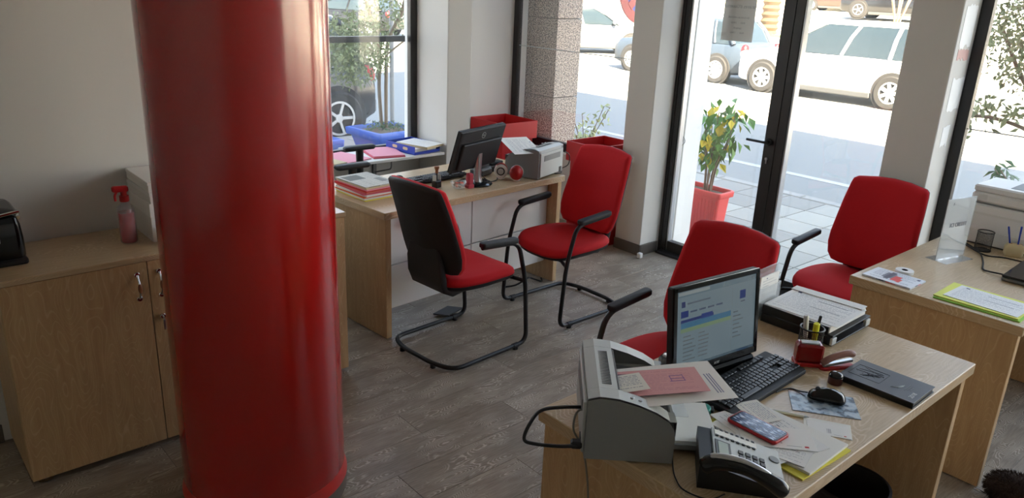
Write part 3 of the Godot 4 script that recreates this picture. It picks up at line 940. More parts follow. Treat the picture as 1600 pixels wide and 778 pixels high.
	var fo = mb()
	leaves(fo, V(0.0, 1.22, 0.42), V(0.4, 0.40, 0.42), 2600, 0.04, 0.075, 0.1)
	leaves(fo, V(0.1, 1.7, -0.05), V(0.35, 0.35, 0.42), 520, 0.04, 0.075, 0.1)
	leaves(fo, V(0.2, 1.36, -0.25), V(0.12, 0.12, 0.14), 50, 0.04, 0.07, 0.1)
	obj("foliage", fo, M.leaf_olive, bt).set_meta("kind", "stuff")
	var b2 = thing("blue_planter", "second blue tub on the side pavement, beside the red column's edge", "planter", V(-7.4, -0.018, -3.62), 0.1)
	obj("tub", mb().loft([sq.call(0.42, 0.0), sq.call(0.56, 0.26), sq.call(0.64, 0.27), sq.call(0.65, 0.34), sq.call(0.58, 0.35), sq.call(0.56, 0.30)], true, true, false), M.pot_blue, b2)
	obj("soil", mb().loft([sq.call(0.57, 0.30), sq.call(0.3, 0.33), sq.call(0.03, 0.34)], true, false, true), M.earth, b2)
	var po = thing("street_pole", "thin grey metal pole at the kerb of the side street", "pole", V(-8.55, -0.018, -5.47))
	obj("shaft", mb().cyl(V(0, 1.6, 0), 0.028, 3.2, 12), M.grey, po)
	obj("base_collar", mb().cyl(V(0, 0.02, 0), 0.05, 0.04, 12), M.grey, po)

	# tree and leafy shrub outside the right-hand window
	var rt = thing("street_tree", "feathery green tree outside the window beside the white printer", "tree", V(-1.55, -0.018, -6.45))
	obj("trunk", mb().tube(curve([V(0.15, 0, 0), V(0.1, 0.6, 0), V(0.05, 1.1, 0.02), V(0.0, 1.7, 0)], 5), 0.035, 8), M.bark, rt)
	for e in [[V(0.07, 0.95, 0), V(-0.2, 1.12, 0.05), V(-0.52, 1.16, 0.1), V(-0.72, 1.0, 0.12)], [V(0.05, 1.1, 0), V(-0.25, 1.4, 0), V(-0.5, 1.8, 0)], [V(0.05, 1.2, 0), V(0.3, 1.6, 0.1), V(0.4, 2.0, 0.1)]]:
		obj("branch", mb().tube(curve(e, 5), 0.014, 6), M.bark, rt)
	var rf = mb()
	leaves(rf, V(-0.10, 1.85, 0), V(0.60, 0.55, 0.5), 4600, 0.035, 0.07, 0.05)
	leaves(rf, V(-0.35, 1.22, 0.08), V(0.42, 0.14, 0.2), 130, 0.05, 0.09, 0.05)
	leaves(rf, V(-0.62, 1.0, 0.12), V(0.14, 0.2, 0.12), 50, 0.05, 0.09, 0.05)
	obj("foliage", rf, M.leaf_olive, rt).set_meta("kind", "stuff")
	var sh = thing("leafy_shrub", "drooping leafy shrub low outside the window behind the white printer", "shrub", V(-1.35, -0.018, -5.55))
	var sm = mb(); var ss = mb()
	for k in 8:
		var a = TAU * k / 8.0
		var e = V(cos(a) * 0.26, rng.randf_range(0.85, 1.12), sin(a) * 0.2)
		var cv = curve([V(0, 0.0, 0), V(e.x * 0.3, 0.7, e.z * 0.3), e], 6)
		ss.tube(cv, 0.005, 5)
		for i in 16:
			sm.leaf(cv[rng.randi_range(6, 12)] + V(rng.randfn(), rng.randfn(), rng.randfn()) * 0.03, V(rng.randfn(), rng.randfn() - 0.8, rng.randfn()).normalized(), V(rng.randfn() * 0.5, 1, rng.randfn() * 0.5).normalized(), 0.085, 0.036)
	obj("stems", ss, M.bark, sh)
	obj("foliage", sm, M.leaf_dark, sh).set_meta("kind", "stuff")

	# palm on its patch of grass, hedge, wall, sapling
	var pal = thing("palm_tree", "shaggy palm trunk on a strip of grass across the road", "palm tree", V(-17.2, 0.46, -28.4))
	var pr = []
	for i in 40: pr.append(Vector2((0.30 if i % 2 else 0.37) - 0.0015 * i, i * 0.12))
	obj("trunk", mb().lathe(pr, 14), M.palm_bark, pal)
	for i in 18:
		var a = TAU * i / 18.0
		var fr = mb()
		for k in 12:
			var f = k / 12.0
			var p = V(cos(a) * (0.2 + 2.4 * f), 4.8 + 0.9 * f - 1.9 * f * f, sin(a) * (0.2 + 2.4 * f))
			for s in [-1, 1]: fr.leaf(p, (V(cos(a) * 0.5, -0.35, sin(a) * 0.5) + V(-sin(a), 0, cos(a)) * s).normalized(), Vector3.UP, 0.55, 0.07)
		obj("frond", fr, M.leaf_dark, pal)
	tag(obj("grass_strip", mb().cbox(V(-17.2, 0.36, -28.4), V(3.4, 0.2, 1.6), 0.05), M.grass), "strip of bright grass at the foot of the palm", "grass")
	var hd = thing("clipped_hedge", "long dark green hedge far across the road", "hedge", V(-42, 1.1, -52))
	var hn = noise(5, 0.6, 3)
	var hr = []
	for i in 60:
		var ring = PackedVector3Array()
		for k in 14:
			var a = PI * k / 13.0
			var rr_ = 1.0 + 0.18 * hn.get_noise_2d(i * 3.0, k * 2.0)
			ring.append(V(-24 + i * 0.8, sin(a) * 2.9 * rr_, cos(a) * 1.4 * rr_))
		hr.append(ring)
	obj("foliage", mb().loft(hr), M.hedge, hd)
	tag(obj("low_stone_wall", mb().cbox(V(-42, 1.5, -49.5), V(48, 0.9, 0.5), 0.03), M.cream), "low beige stone wall in front of the far hedge", "wall")
	var sp = thing("bare_sapling", "bare multi-stemmed sapling on the far side of the road", "sapling", V(-13.2, 0.55, -30.5))
	for k in 6:
		var a = TAU * k / 6.0
		obj("stem", mb().tube(curve([V(0, 0, 0), V(cos(a) * 0.12, 0.7, sin(a) * 0.12), V(cos(a) * 0.5, 1.9, sin(a) * 0.5)], 5), 0.035, 6), M.bark, sp)

	# cars
	var mpv = {L = 4.3, W = 1.75, H = 1.62, belt = 0.98, hood = 0.92, g0 = -1.15, g1 = 1.95, r0 = -0.25, r1 = 1.75, w0 = -1.42, w1 = 1.42, r = 0.33, spokes = 7, style = 1}
	var hat = {L = 4.1, W = 1.72, H = 1.48, belt = 0.95, hood = 0.86, g0 = -0.95, g1 = 1.75, r0 = -0.1, r1 = 1.35, w0 = -1.32, w1 = 1.32, r = 0.32, spokes = 10, style = 1}
	var est = {L = 4.4, W = 1.82, H = 1.62, belt = 1.0, hood = 0.96, g0 = -1.0, g1 = 1.95, r0 = -0.2, r1 = 1.7, w0 = -1.3, w1 = 1.56, r = 0.345, spokes = 5, style = 0}
	var suv = {L = 4.4, W = 1.82, H = 1.66, belt = 1.02, hood = 0.98, g0 = -1.0, g1 = 1.95, r0 = -0.2, r1 = 1.7, w0 = -1.36, w1 = 1.32, r = 0.36, spokes = 5, style = 0}
	make_car("parked_van", "white people carrier parked side-on across the road, sunlit", M.car_white, V(-8.1, -0.14, -16.6), 0.0, mpv)
	make_car("parked_car", "blue-grey hatchback parked in front of the white people carrier", M.car_grey, V(-12.35, -0.14, -17.0), 0.0, hat)
	make_car("parked_car", "silver hatchback seen from behind across the road, rear plate showing", M.silver_paint, V(-18.6, -0.14, -19.6), -2.2, hat)
	make_car("parked_car", "black estate car with spoked wheels on the side street, behind the tree", M.car_black, V(-9.85, -0.14, -3.35), PI / 2 - 0.02, est)
	make_car("parked_car", "dark car far down the side street, seen above the tree", M.car_black, V(-27.0, -0.14, -15.5), 0.5, hat)
	make_car("parked_car", "blue car on the side street glimpsed beside the red column", mat(Color8(70, 96, 150), 0.25), V(-20.5, -0.14, -9.0), 0.9, hat)
	make_car("parked_car", "brown car far off at the back of the sunny plaza", M.car_brown, V(-24.5, 1.1, -48.0), 0.1, hat)
	make_car("parked_car", "black off-road car at the back of the plaza beside the pier", M.car_black, V(-15.6, 1.1, -35.8), PI + 0.1, suv)

# ---------------------------------------------------------------- furniture
func visitor_chair(label, pos, turn):
	# faces -z; base centred on the origin
	var ch = thing("visitor_chair", label, "chair", pos, turn, "red visitor chairs on black sled frames")
	var y = 0.024; var w = 0.257
	var side = [V(-w, 0.655, 0.075), V(-w, 0.632, -0.19), V(-w, 0.40, -0.255), V(-w, y, -0.285), V(-w, y, -0.05), V(-w, y, 0.245)]
	var path = []
	path.append_array(side)
	path.append(V(-0.13, y, 0.288)); path.append(V(0.13, y, 0.288))
	for i in side.size():
		var p = side[side.size() - 1 - i]
		path.append(V(-p.x, p.y, p.z))
	obj("frame", mb().tube(fillet(path, 0.065, 6), 0.0125, 10), M.black, ch)
	for sx in [-1.0, 1.0]:
		obj("foot", mb().cyl(V(sx * w, 0.012, -0.2), 0.016, 0.024, 10), M.black_soft, ch)
		obj("foot", mb().cyl(V(sx * 0.13, 0.012, 0.288), 0.015, 0.024, 10), M.black_soft, ch)
		var sl = mb()
		sl.tube([V(sx * w, y, -0.215), V(sx * w, y, -0.18)], 0.0155, 10)
		obj("sleeve", sl, M.black_soft, ch)
		var arm = mb().at(Transform3D(Basis(Vector3.RIGHT, -0.085), V(sx * w, 0.659, -0.045)))
		arm.pillow(rr(0.046, 0.26, 0.016), [[0.004, 1, -0.013], [0, 1, -0.008], [0, 1, 0.008], [0.005, 1, 0.014], [0.005, 0.1, 0.016]], func(a, b, h): return V(a, h, b))
		obj("armrest", arm, M.black_soft, ch)
	obj("seat_rail", mb().tube([V(-w, 0.395, -0.256), V(-0.18, 0.405, -0.22), V(0.18, 0.405, -0.22), V(w, 0.395, -0.256)], 0.011, 8), M.black, ch)
	# seat
	var so = poly([])
	for p in [[-0.13, 0.215], [-0.20, 0.165], [-0.236, 0.05], [-0.243, -0.08], [-0.232, -0.17], [-0.19, -0.235], [-0.11, -0.262], [0, -0.268], [0.11, -0.262], [0.19, -0.235], [0.232, -0.17], [0.243, -0.08], [0.236, 0.05], [0.20, 0.165], [0.13, 0.215], [0.06, 0.225], [0, 0.227], [-0.06, 0.225]]:
		so.append(Vector2(p[0], p[1]))
	so = smooth2(so)
	var sw = func(a, b, h): return V(a, h + 0.445 - 0.10 * max(0.0, -b - 0.12) - 0.5 * pow(max(0.0, -b - 0.17), 2.0) * 3.0 + 0.012 * pow(abs(a) / 0.24, 2.0), b)
	obj("seat", mb().pillow(so, [[0.012, 1, -0.018], [0.0, 1, -0.006], [0.0, 1, 0.008], [0.008, 1, 0.024], [0.026, 1, 0.034], [0.03, 0.7, 0.036], [0.03, 0.35, 0.033], [0.03, 0.05, 0.032]], sw), M.fabric, ch)
	obj("seat_pan", mb().pillow(so, [[0.06, 0.9, -0.05], [0.03, 1, -0.042], [0.008, 1, -0.026], [0.004, 1, -0.012]], sw), M.black_soft, ch)
	# backrest
	var bo = poly([[-0.145, 0.0], [-0.19, 0.012], [-0.218, 0.05], [-0.232, 0.11], [-0.234, 0.17], [-0.228, 0.26], [-0.221, 0.36], [-0.211, 0.45], [-0.205, 0.476], [-0.186, 0.489], [-0.09, 0.502], [0, 0.506], [0.09, 0.502], [0.186, 0.489], [0.205, 0.476], [0.211, 0.45], [0.221, 0.36], [0.228, 0.26], [0.234, 0.17], [0.232, 0.11], [0.218, 0.05], [0.19, 0.012], [0.145, 0.0], [0.07, -0.004], [0, -0.005], [-0.07, -0.004]])
	var bw = func(a, b, h):
		var z = 0.195 + 0.30 * b - 0.12 * b * (0.5 - b) - 0.035 * pow(abs(a) / 0.23, 2.0)
		return V(a, 0.497 + b * 0.985, z - h)
	obj("backrest", mb().pillow(bo, [[0.004, 1, 0.0], [0.0, 1, 0.012], [0.002, 1, 0.026], [0.010, 1, 0.038], [0.028, 1, 0.046], [0.03, 0.7, 0.048], [0.03, 0.35, 0.047], [0.03, 0.05, 0.047]], bw), M.fabric, ch)
	obj("back_shell", mb().pillow(bo, [[0.03, 0.05, -0.024], [0.03, 0.6, -0.024], [0.03, 1, -0.022], [0.01, 1, -0.014], [0.002, 1, -0.002], [0.003, 1, 0.004]], bw), M.black_soft, ch)
	var nk = []
	for e in [[0.64, 0.238, 0.12, 0.014], [0.56, 0.236, 0.14, 0.018], [0.47, 0.225, 0.145, 0.02], [0.415, 0.205, 0.14, 0.02], [0.385, 0.15, 0.135, 0.02], [0.385, 0.02, 0.11, 0.018]]:
		var ring = PackedVector3Array()
		var tang = V(0, -1, 0.0) if e[0] > 0.45 else (V(0, -0.7, -0.7) if e[0] > 0.40 else V(0, -0.1, -1).normalized())
		var nn = tang.cross(Vector3.RIGHT)
		for p in rr(e[2] * 2, e[3] * 2, 0.016, 3): ring.append(V(p.x, e[0], e[1]) + nn * p.y)
		nk.append(ring)
	obj("back_bracket", mb().loft(nk), M.black_soft, ch)
	return ch

func smooth2(p):
	var out = PackedVector2Array()
	var m = p.size()
	for i in m:
		for k in 3:
			out.append(p[i].cubic_interpolate(p[(i + 1) % m], p[(i - 1 + m) % m], p[(i + 2) % m], k / 3.0))
	return out

func boards(parent, called, lo, hi, m, g = -1, b = 0.002, uvo = Vector2.ZERO):
	var q = mb(); q.uvo = uvo
	return obj(called, q.cbox((lo + hi) / 2, hi - lo, b, g), m, parent)

func office_desk(label, pos, turn, L, D, group):
	# origin: front corner on the floor; the desk runs to -z (length) and -x (depth)
	var d = thing("office_desk", label, "desk", pos, turn, group)
	boards(d, "desk_top", V(-D, 0.71, -L), V(0, 0.75, 0), M.desk_top, 2, 0.0025, Vector2(rng.randf_range(0, 0.1), rng.randf_range(0, 0.08)))
	boards(d, "end_panel", V(-D + 0.015, 0.008, -0.052), V(-0.015, 0.709, -0.015), M.oak, 1, 0.002)
	boards(d, "end_panel", V(-D + 0.015, 0.008, -L + 0.015), V(-0.015, 0.709, -L + 0.052), M.oak, 1, 0.002)
	for x in [-D + 0.05, -0.05]:
		for z in [-0.034, -L + 0.034]:
			obj("foot", mb().cyl(V(x, 0.004, z), 0.014, 0.0085, 10, 0.001), M.chrome, d)
	return d

func cabinet(label, pos, W, H, D, doors, group):
	# front at +x; width along z, centred
	var c = thing("storage_cabinet", label, "cabinet", pos, 0.0, group)
	var h = D / 2; var w = W / 2
	boards(c, "side_panel", V(-h, 0.03, w - 0.018), V(h - 0.019, H - 0.023, w), M.oak, 1)
	boards(c, "side_panel", V(-h, 0.03, -w), V(h - 0.019, H - 0.023, -w + 0.018), M.oak, 1)
	boards(c, "bottom_panel", V(-h, 0.03, -w + 0.019), V(h - 0.019, 0.05, w - 0.019), M.oak, 2)
	boards(c, "back_panel", V(-h, 0.051, -w + 0.019), V(-h + 0.008, H - 0.024, w - 0.019), M.oak, 1)
	boards(c, "top_panel", V(-h, H - 0.022, -w - 0.004), V(h + 0.008, H, w + 0.004), M.desk_top, 2)
	for x in [-h + 0.05, h - 0.05]:
		for z in [-w + 0.05, w - 0.05]:
			obj("foot", mb().lathe([Vector2(0.028, 0), Vector2(0.030, 0.006), Vector2(0.02, 0.012), Vector2(0.018, 0.03), Vector2(0, 0.03)], 14, V(x, 0, z)), M.chrome, c)
	var dw = W / doors
	for i in doors:
		var z1 = w - i * dw - 0.0015; var z0 = w - (i + 1) * dw + 0.0015
		var dr = boards(c, "door", V(h - 0.018, 0.032, z0), V(h, H - 0.025, z1), M.oak, 1, 0.0015, Vector2(0.1 * i, 0.2 * i))
		var hz = (z0 + 0.04) if i % 2 == 0 and doors > 1 else (z1 - 0.04)
		var hm = mb()
		var pts = []
		for k in 9:
			var f = k / 8.0
			pts.append(V(h + 0.006 + 0.022 * sin(PI * f), H - 0.075 - 0.095 * f, hz))
		hm.tube(pts, [0.006, 0.004, 0.0045, 0.006, 0.0075, 0.006, 0.0045, 0.004, 0.006], 8)
		hm.cyl(V(h + 0.004, H - 0.072, hz), 0.011, 0.008, 12, 0.002, 0)
		hm.cyl(V(h + 0.004, H - 0.173, hz), 0.011, 0.008, 12, 0.002, 0)
		obj("handle", hm, M.chrome, dr)
		obj("handle_bead", mb().ball(V(h + 0.0275, H - 0.1225, hz), V(0.0085, 0.02, 0.0085), 12, 8), M.wood_brown, dr)
		if i == 1:
			obj("lock", mb().cyl(V(h + 0.006, H - 0.265, z1 - 0.035), 0.011, 0.012, 14, 0.002, 0), M.chrome, dr)
			var km = mb()
			km.cbox(V(h + 0.014, H - 0.267, z1 - 0.035), V(0.016, 0.014, 0.004), 0.001)
			km.cbox(V(h + 0.016, H - 0.30, z1 - 0.036), V(0.003, 0.045, 0.008), 0.001)
			obj("key", km, M.steel, dr)
	return c

func build_furniture():
	cabinet("light oak two-door cabinet against the white wall, behind the red column", V(-3.29, 0, -0.828), 1.006, 0.862, 0.42, 2, "light oak cabinets")
	cabinet("narrow light oak cabinet end showing between the red column and the far desk", V(-3.352, 0, -1.556), 0.425, 0.862, 0.315, 1, "light oak cabinets")
	var turn = deg_to_rad(4.3)
	var d = office_desk("light oak desk under the side window, with white front panels", V(-3.385, 0, -2.112), turn, 1.46, 0.70, "light oak desks")
	# white front panels of that desk
	for e in [[0.405, 0.708, -0.72, -0.054], [0.405, 0.708, -1.406, -0.728], [0.14, 0.397, -0.72, -0.054], [0.14, 0.397, -1.406, -0.728]]:
		boards(d, "front_panel", V(-0.118, e[0], e[2]), V(-0.10, e[1], e[3]), M.white, 2, 0.0015)
	boards(d, "panel_rail", V(-0.124, 0.392, -1.406), V(-0.119, 0.41, -0.054), M.steel, 2, 0.001)
	var ped = mb()
	var nd = office_desk("pale oak desk nearest the camera, covered with papers and a computer", V(-0.73, 0, -1.41), 0.0, 1.42, 0.70, "light oak desks")
	boards(nd, "front_panel", V(-0.60, 0.30, -1.366), V(-0.582, 0.709, -0.054), M.oak, 2)
	var rd = office_desk("pale oak desk by the window, carrying the white printer", V(-0.73, 0, -3.325), 0.0, 1.30, 0.70, "light oak desks")
	boards(rd, "front_panel", V(-0.60, 0.30, -1.246), V(-0.582, 0.709, -0.054), M.oak, 2)

	visitor_chair("red chair with its black back shell turned to the camera, at the far desk", V(-3.13, 0, -2.42), 0.07)
	visitor_chair("red chair in front of the white pier, facing the other chair at the far desk", V(-3.17, 0, -3.285), PI)
	visitor_chair("red chair behind the monitor of the nearest desk, black armrest sticking out", V(-1.71, 0, -2.50), PI)
	visitor_chair("red chair in front of the door, beside the desk with the white printer", V(-1.735, 0, -4.03), PI)

	# swivel chair behind the far desk: only its armrests show beside the column
	var s = thing("swivel_chair", "black swivel chair behind the far desk, two dark armrests showing by the column", "chair", V(-4.42, 0, -2.46))
	for k in 5:
		var a = TAU * k / 5.0 + 0.3
		var e = V(cos(a) * 0.2, 0.06, sin(a) * 0.2)
		var lg = obj("base_leg", mb().tube([V(0, 0.1, 0), e], 0.018, 6), M.black, s)
		obj("caster", mb().cyl(e - V(0, 0.033, 0), 0.027, 0.04, 14, 0.004, 0 if k % 2 else 2), M.black_soft, lg)
	obj("gas_column", mb().cyl(V(0, 0.25, 0), 0.025, 0.34, 14), M.black, s)
	obj("seat", mb().pillow(rr(0.42, 0.42, 0.1, 5), [[0.03, 1, 0.0], [0, 1, 0.015], [0, 1, 0.05], [0.02, 1, 0.07], [0.02, 0.1, 0.075]], func(a, b, h): return V(a, 0.42 + h, b)), M.black_soft, s)
	obj("backrest", mb().pillow(rr(0.38, 0.42, 0.08, 5), [[0.02, 0.1, 0.0], [0.02, 1, 0.0], [0, 1, 0.02], [0, 1, 0.04], [0.02, 1, 0.06], [0.02, 0.1, 0.06]], func(a, b, h): return V(a, 0.82 + b, 0.19 + h)), M.black_soft, s)
	obj("back_bar", mb().tube([V(0, 0.42, 0.1), V(0, 0.44, 0.26), V(0, 0.7, 0.25)], 0.02, 8), M.black, s)
	for e in [[V(0.24, 0.82, 0.08), 0.215], [V(-0.22, 0.82, -0.24), 0.19]]:
		var p = e[0]
		obj("armrest", mb().at(Transform3D(Basis(), p)).pillow(rr(0.075, 0.24, 0.03, 4), [[0.01, 1, -0.016], [0, 1, -0.006], [0, 1, 0.004], [0.012, 1, 0.013], [0.012, 0.1, 0.014]], func(a, b, h): return V(a, h, b)), M.black_soft, s)
		obj("arm_post", mb().tube(fillet([p + V(0, -0.01, 0), p + V(0, -0.33, 0), V(sign(p.x) * 0.1, 0.43, p.z * 0.4)], 0.05), [0.028] + [0.022, 0.02, 0.02, 0.02, 0.02, 0.02] + [0.02], 8), M.black, s)

	# red planters under the middle window
	for e in [["long red metal planter in the corner behind the far desk", V(-5.12, 0, -4.42), 0.43, 0.40], ["red metal planter beside the white pier, behind the chair facing it", V(-3.965, 0, -4.42), 0.335, 0.42]]:
		var p = thing("floor_planter", e[0], "planter", e[1], 0.0, "red metal planters")
		var w = e[2]; var dd = e[3]
		obj("body", mb().cbox(V(0, 0.33, 0), V(w - 0.05, 0.66, dd - 0.05), 0.004), M.planter_red, p)
		for q in [[V(-w / 2 + 0.004, 0.735, 0), V(0.008, 0.15, dd)], [V(w / 2 - 0.004, 0.735, 0), V(0.008, 0.15, dd)], [V(0, 0.735, -dd / 2 + 0.004), V(w - 0.016, 0.15, 0.008)], [V(0, 0.735, dd / 2 - 0.004), V(w - 0.016, 0.15, 0.008)]]:
			obj("rim_wall", mb().cbox(q[0], q[1], 0.001), M.planter_red, p)
		obj("rim_floor", mb().cbox(V(0, 0.664, 0), V(w - 0.002, 0.008, dd - 0.002), 0.001), M.planter_red, p)

# ---------------------------------------------------------------- things on the furniture
const T = 0.75

func sheet(called, label, category, pos, size, turn, m, group = ""):
	# a flat pile of paper or card: size = (x, thickness, z), pos at the middle of its underside
	var o = obj(called, mb().cbox(V(0, size.y / 2, 0), size, 0.0004, 0, true), m)
	o.position = pos; o.rotation.y = turn
	return tag(o, label, category, group)

func laser_printer(label, pos, turn, cover, sidem):
	# rear at x = 0, front at +x; width runs to -z
	var p = thing("laser_printer", label, "printer", pos, turn)
	var W = 0.345
	var hx = [[0.0, 0.178], [0.03, 0.186], [0.08, 0.182], [0.13, 0.168], [0.18, 0.148], [0.212, 0.128], [0.228, 0.105], [0.232, 0.08]]
	var up = Basis(V(1, 0, 0), V(0, 0, -1), V(0, 1, 0))
	var prof = func(dy, x0, x1, bot):
		var a = PackedVector2Array()
		a.append(Vector2(x0, bot))
		var pts = []
		for i in hx.size():
			if hx[i][0] >= x0 - 1e-4 and hx[i][0] <= x1 + 1e-4: pts.append(Vector2(hx[i][0], hx[i][1] + dy))
		if pts.is_empty() or pts[0].x > x0 + 0.001: a.append(Vector2(x0, pts[0].y if pts.size() else bot + 0.02))
		for q in pts: a.append(q)
		if a[a.size() - 1].x < x1 - 0.001: a.append(Vector2(x1, a[a.size() - 1].y))
		a.append(Vector2(x1, bot))
		return a
	for z in [0.0, W - 0.028]:
		obj("side_panel", mb().at(Transform3D(up, Vector3.ZERO)).plate(prof.call(0.0, 0.0, 0.232, 0.006), z, z + 0.028), sidem, p)
	obj("body", mb().cbox(V(0.112, 0.066, -W / 2), V(0.222, 0.12, W - 0.058), 0.006), sidem, p)
	obj("front_door", mb().cbox(V(0.226, 0.072, -W / 2), V(0.012, 0.115, W - 0.06), 0.004), cover, p)
	obj("control_rail", mb().at(Transform3D(up, Vector3.ZERO)).plate(prof.call(0.006, 0.0, 0.232, 0.13), 0.0, 0.05), cover, p)
	obj("top_rail", mb().at(Transform3D(up, Vector3.ZERO)).plate(prof.call(0.006, 0.0, 0.232, 0.13), W - 0.05, W), cover, p)
	obj("rear_cover", mb().at(Transform3D(up, Vector3.ZERO)).plate(prof.call(0.006, 0.0, 0.08, 0.09), 0.0505, W - 0.0505), cover, p)
	var vs = mb()
	for i in 22: vs.cbox(V(0.052, 0.1895, -0.075 - i * 0.009), V(0.026, 0.004, 0.004), 0.0)
	obj("vent_slots", vs, M.mid_grey, p).set_meta("kind", "stuff")
	var bay = mb().at(Transform3D(Basis(Vector3.BACK, -0.1), V(0.15, 0.128, -W / 2)))
	obj("output_bay", bay.cbox(Vector3.ZERO, V(0.15, 0.006, W - 0.102), 0.001), M.mid_grey, p)
	obj("bay_wall", mb().cbox(V(0.083, 0.155, -W / 2), V(0.006, 0.06, W - 0.102), 0.001), M.dark_grey, p)
	for i in 2: obj("button", mb().cyl(V(0.115 + 0.022 * i, 0.180 - 0.007 * i, -0.025), 0.006, 0.004, 12), M.steel, p)
	obj("rear_panel", mb().cbox(V(-0.004, 0.09, -W / 2), V(0.008, 0.15, W - 0.03), 0.002), cover, p)
	obj("rear_slot", mb().cbox(V(-0.009, 0.13, -W / 2), V(0.003, 0.035, W - 0.12), 0.001), M.grey, p)
	obj("rear_port", mb().cbox(V(-0.008, 0.03, -0.05), V(0.006, 0.035, 0.03), 0.001), M.black, p)
	for x in [0.03, 0.2]:
		for z in [-0.04, -W + 0.04]: obj("foot", mb().cyl(V(x, 0.003, z), 0.012, 0.006, 10, 0.001), M.black_soft, p)
	return p

func flat_monitor(label, pos, turn, w, h, lift, tilt, screen, silver):
	# screen faces +x; width along z; pos on the desk under the screen
	var m = thing("computer_monitor", label, "monitor", pos, turn)
	var tr = Transform3D(Basis(Vector3.BACK, tilt), V(0, lift, 0))
	obj("housing", mb().at(tr).cbox(V(-0.013, h / 2, 0), V(0.026, h, w), 0.005), M.black_soft, m)
	obj("rear_bulge", mb().at(tr).cbox(V(-0.034, h * 0.40, 0), V(0.022, h * 0.62, w * 0.86), 0.009), M.black_soft, m)
	var rb = mb().at(tr)
	for i in 12: rb.cbox(V(-0.027, h * 0.74 + i * h * 0.018, 0), V(0.003, h * 0.009, w * 0.92), 0.0)
	obj("rear_ribs", rb, M.dark_grey, m).set_meta("kind", "stuff")
	var bz = 0.016
	for e in [[V(0.003, h - bz / 2, 0), V(0.008, bz, w - 0.004)], [V(0.003, bz * 0.7, 0), V(0.008, bz * 1.4, w - 0.004)], [V(0.003, h / 2, w / 2 - bz / 2 - 0.001), V(0.008, h - 0.004, bz)], [V(0.003, h / 2, -w / 2 + bz / 2 + 0.001), V(0.008, h - 0.004, bz)]]:
		obj("bezel", mb().at(tr).cbox(e[0], e[1], 0.002), M.gloss_black, m)
	obj("screen", mb().at(tr).cbox(V(0.001, h / 2 + 0.003, 0), V(0.004, h - bz * 2.2, w - bz * 2), 0.0, -1, true), screen, m)
	obj("neck", mb().tube([V(-0.06, 0.008, 0), V(-0.055, lift * 0.6, 0), V(-0.055, lift + h * 0.35, 0)], [0.03, 0.024, 0.028], 10), M.steel if silver else M.black, m)
	obj("stand_base", mb().lathe([Vector2(0, 0), Vector2(0.108, 0), Vector2(0.11, 0.004), Vector2(0.10, 0.012), Vector2(0.03, 0.02), Vector2(0, 0.02)], 32, V(-0.035 if silver else -0.095, 0.0, 0)), M.gloss_black, m)
	return [m, tr]

func keyboard(label, pos, turn, w = 0.445, d = 0.155):
	# keys face up; length along z, near edge at +x
	var k = thing("computer_keyboard", label, "keyboard", pos, turn, "black computer keyboards")
	obj("case", mb().at(Transform3D(Basis(Vector3.BACK, -0.06), V(0, 0.012, 0))).pillow(rr(d, w, 0.01, 3), [[0.003, 1, -0.008], [0, 1, -0.004], [0, 1, 0.006], [0.003, 1, 0.009]], func(a, b, h): return V(a, h, b)), M.black_soft, k)
	var m = mb().at(Transform3D(Basis(Vector3.BACK, -0.06), V(0, 0.024, 0)))
	var rows = [[-0.058, 0], [-0.030, 1], [-0.011, 1], [0.008, 1], [0.027, 1], [0.046, 2]]
	for r in rows:
		var z = w / 2 - 0.016
		while z > -w / 2 + 0.12:
			var l = 0.0165
			if r[1] == 0 and fmod(abs(z) * 100.0, 8.0) < 1.6:
				z -= 0.019; continue
			if r[1] == 2 and z < 0.14 and z > 0.03: l = 0.105
			m.cbox(V(r[0], 0, z - l / 2), V(0.0165, 0.008, l), 0.0022)
			z -= l + 0.0025
		for i in 3:
			if not (r[1] == 1 and r[0] == 0.008): m.cbox(V(r[0], 0, -w / 2 + 0.106 - 0.019 * i + 0.0), V(0.0165, 0.008, 0.0165), 0.0022)
		if r[1] != 0:
			for i in 3: m.cbox(V(r[0], 0, -w / 2 + 0.046 - 0.019 * i + 0.005), V(0.0165, 0.008, 0.0165), 0.0022)
	obj("keys", m, M.black, k).set_meta("kind", "stuff")
	for z in [-w / 2 + 0.03, w / 2 - 0.03]: obj("foot", mb().cbox(V(-d / 2 + 0.015, 0.0065, z), V(0.012, 0.012, 0.02), 0.002), M.black, k)
	return k

func mesh_cup(label, pos, r, h):
	var c = thing("mesh_pen_cup", label, "pen cup", pos)
	var m = mb()
	for i in 36:
		var a = TAU * i / 36
		m.tube([V(cos(a) * r, 0.003, sin(a) * r), V(cos(a) * r, h, sin(a) * r)], 0.0007, 4)
	for j in 13:
		var pts = []
		for i in 24: pts.append(V(cos(TAU * i / 24) * r, 0.004 + (h - 0.006) * j / 12.0, sin(TAU * i / 24) * r))
		m.tube(pts, 0.0007, 4, true)
	obj("mesh_wall", m, M.black, c).set_meta("kind", "stuff")
	for y in [0.003, h]:
		var pts = []
		for i in 28: pts.append(V(cos(TAU * i / 28) * r, y, sin(TAU * i / 28) * r))
		obj("ring", mb().tube(pts, 0.003, 6, true), M.black, c)
	obj("bottom", mb().cyl(V(0, 0.002, 0), r - 0.001, 0.003, 24, 0.0005), M.black, c)
	return c

func pen(called, label, foot, tip, r, m, capm):
	var p = thing(called, label, "pen", foot)
	var d = tip - foot
	obj("barrel", mb().tube([Vector3.ZERO, d * 0.62], r, 8), m, p)
	obj("cap", mb().tube([d * 0.62, d * 0.97, d], [r * 1.12, r * 1.12, r * 0.8], 8), capm, p)
	return p

func wire(called, label, pts, r, m):
	return tag(obj(called, mb().tube(curve(pts, 6), r, 6), m), label, "cable")

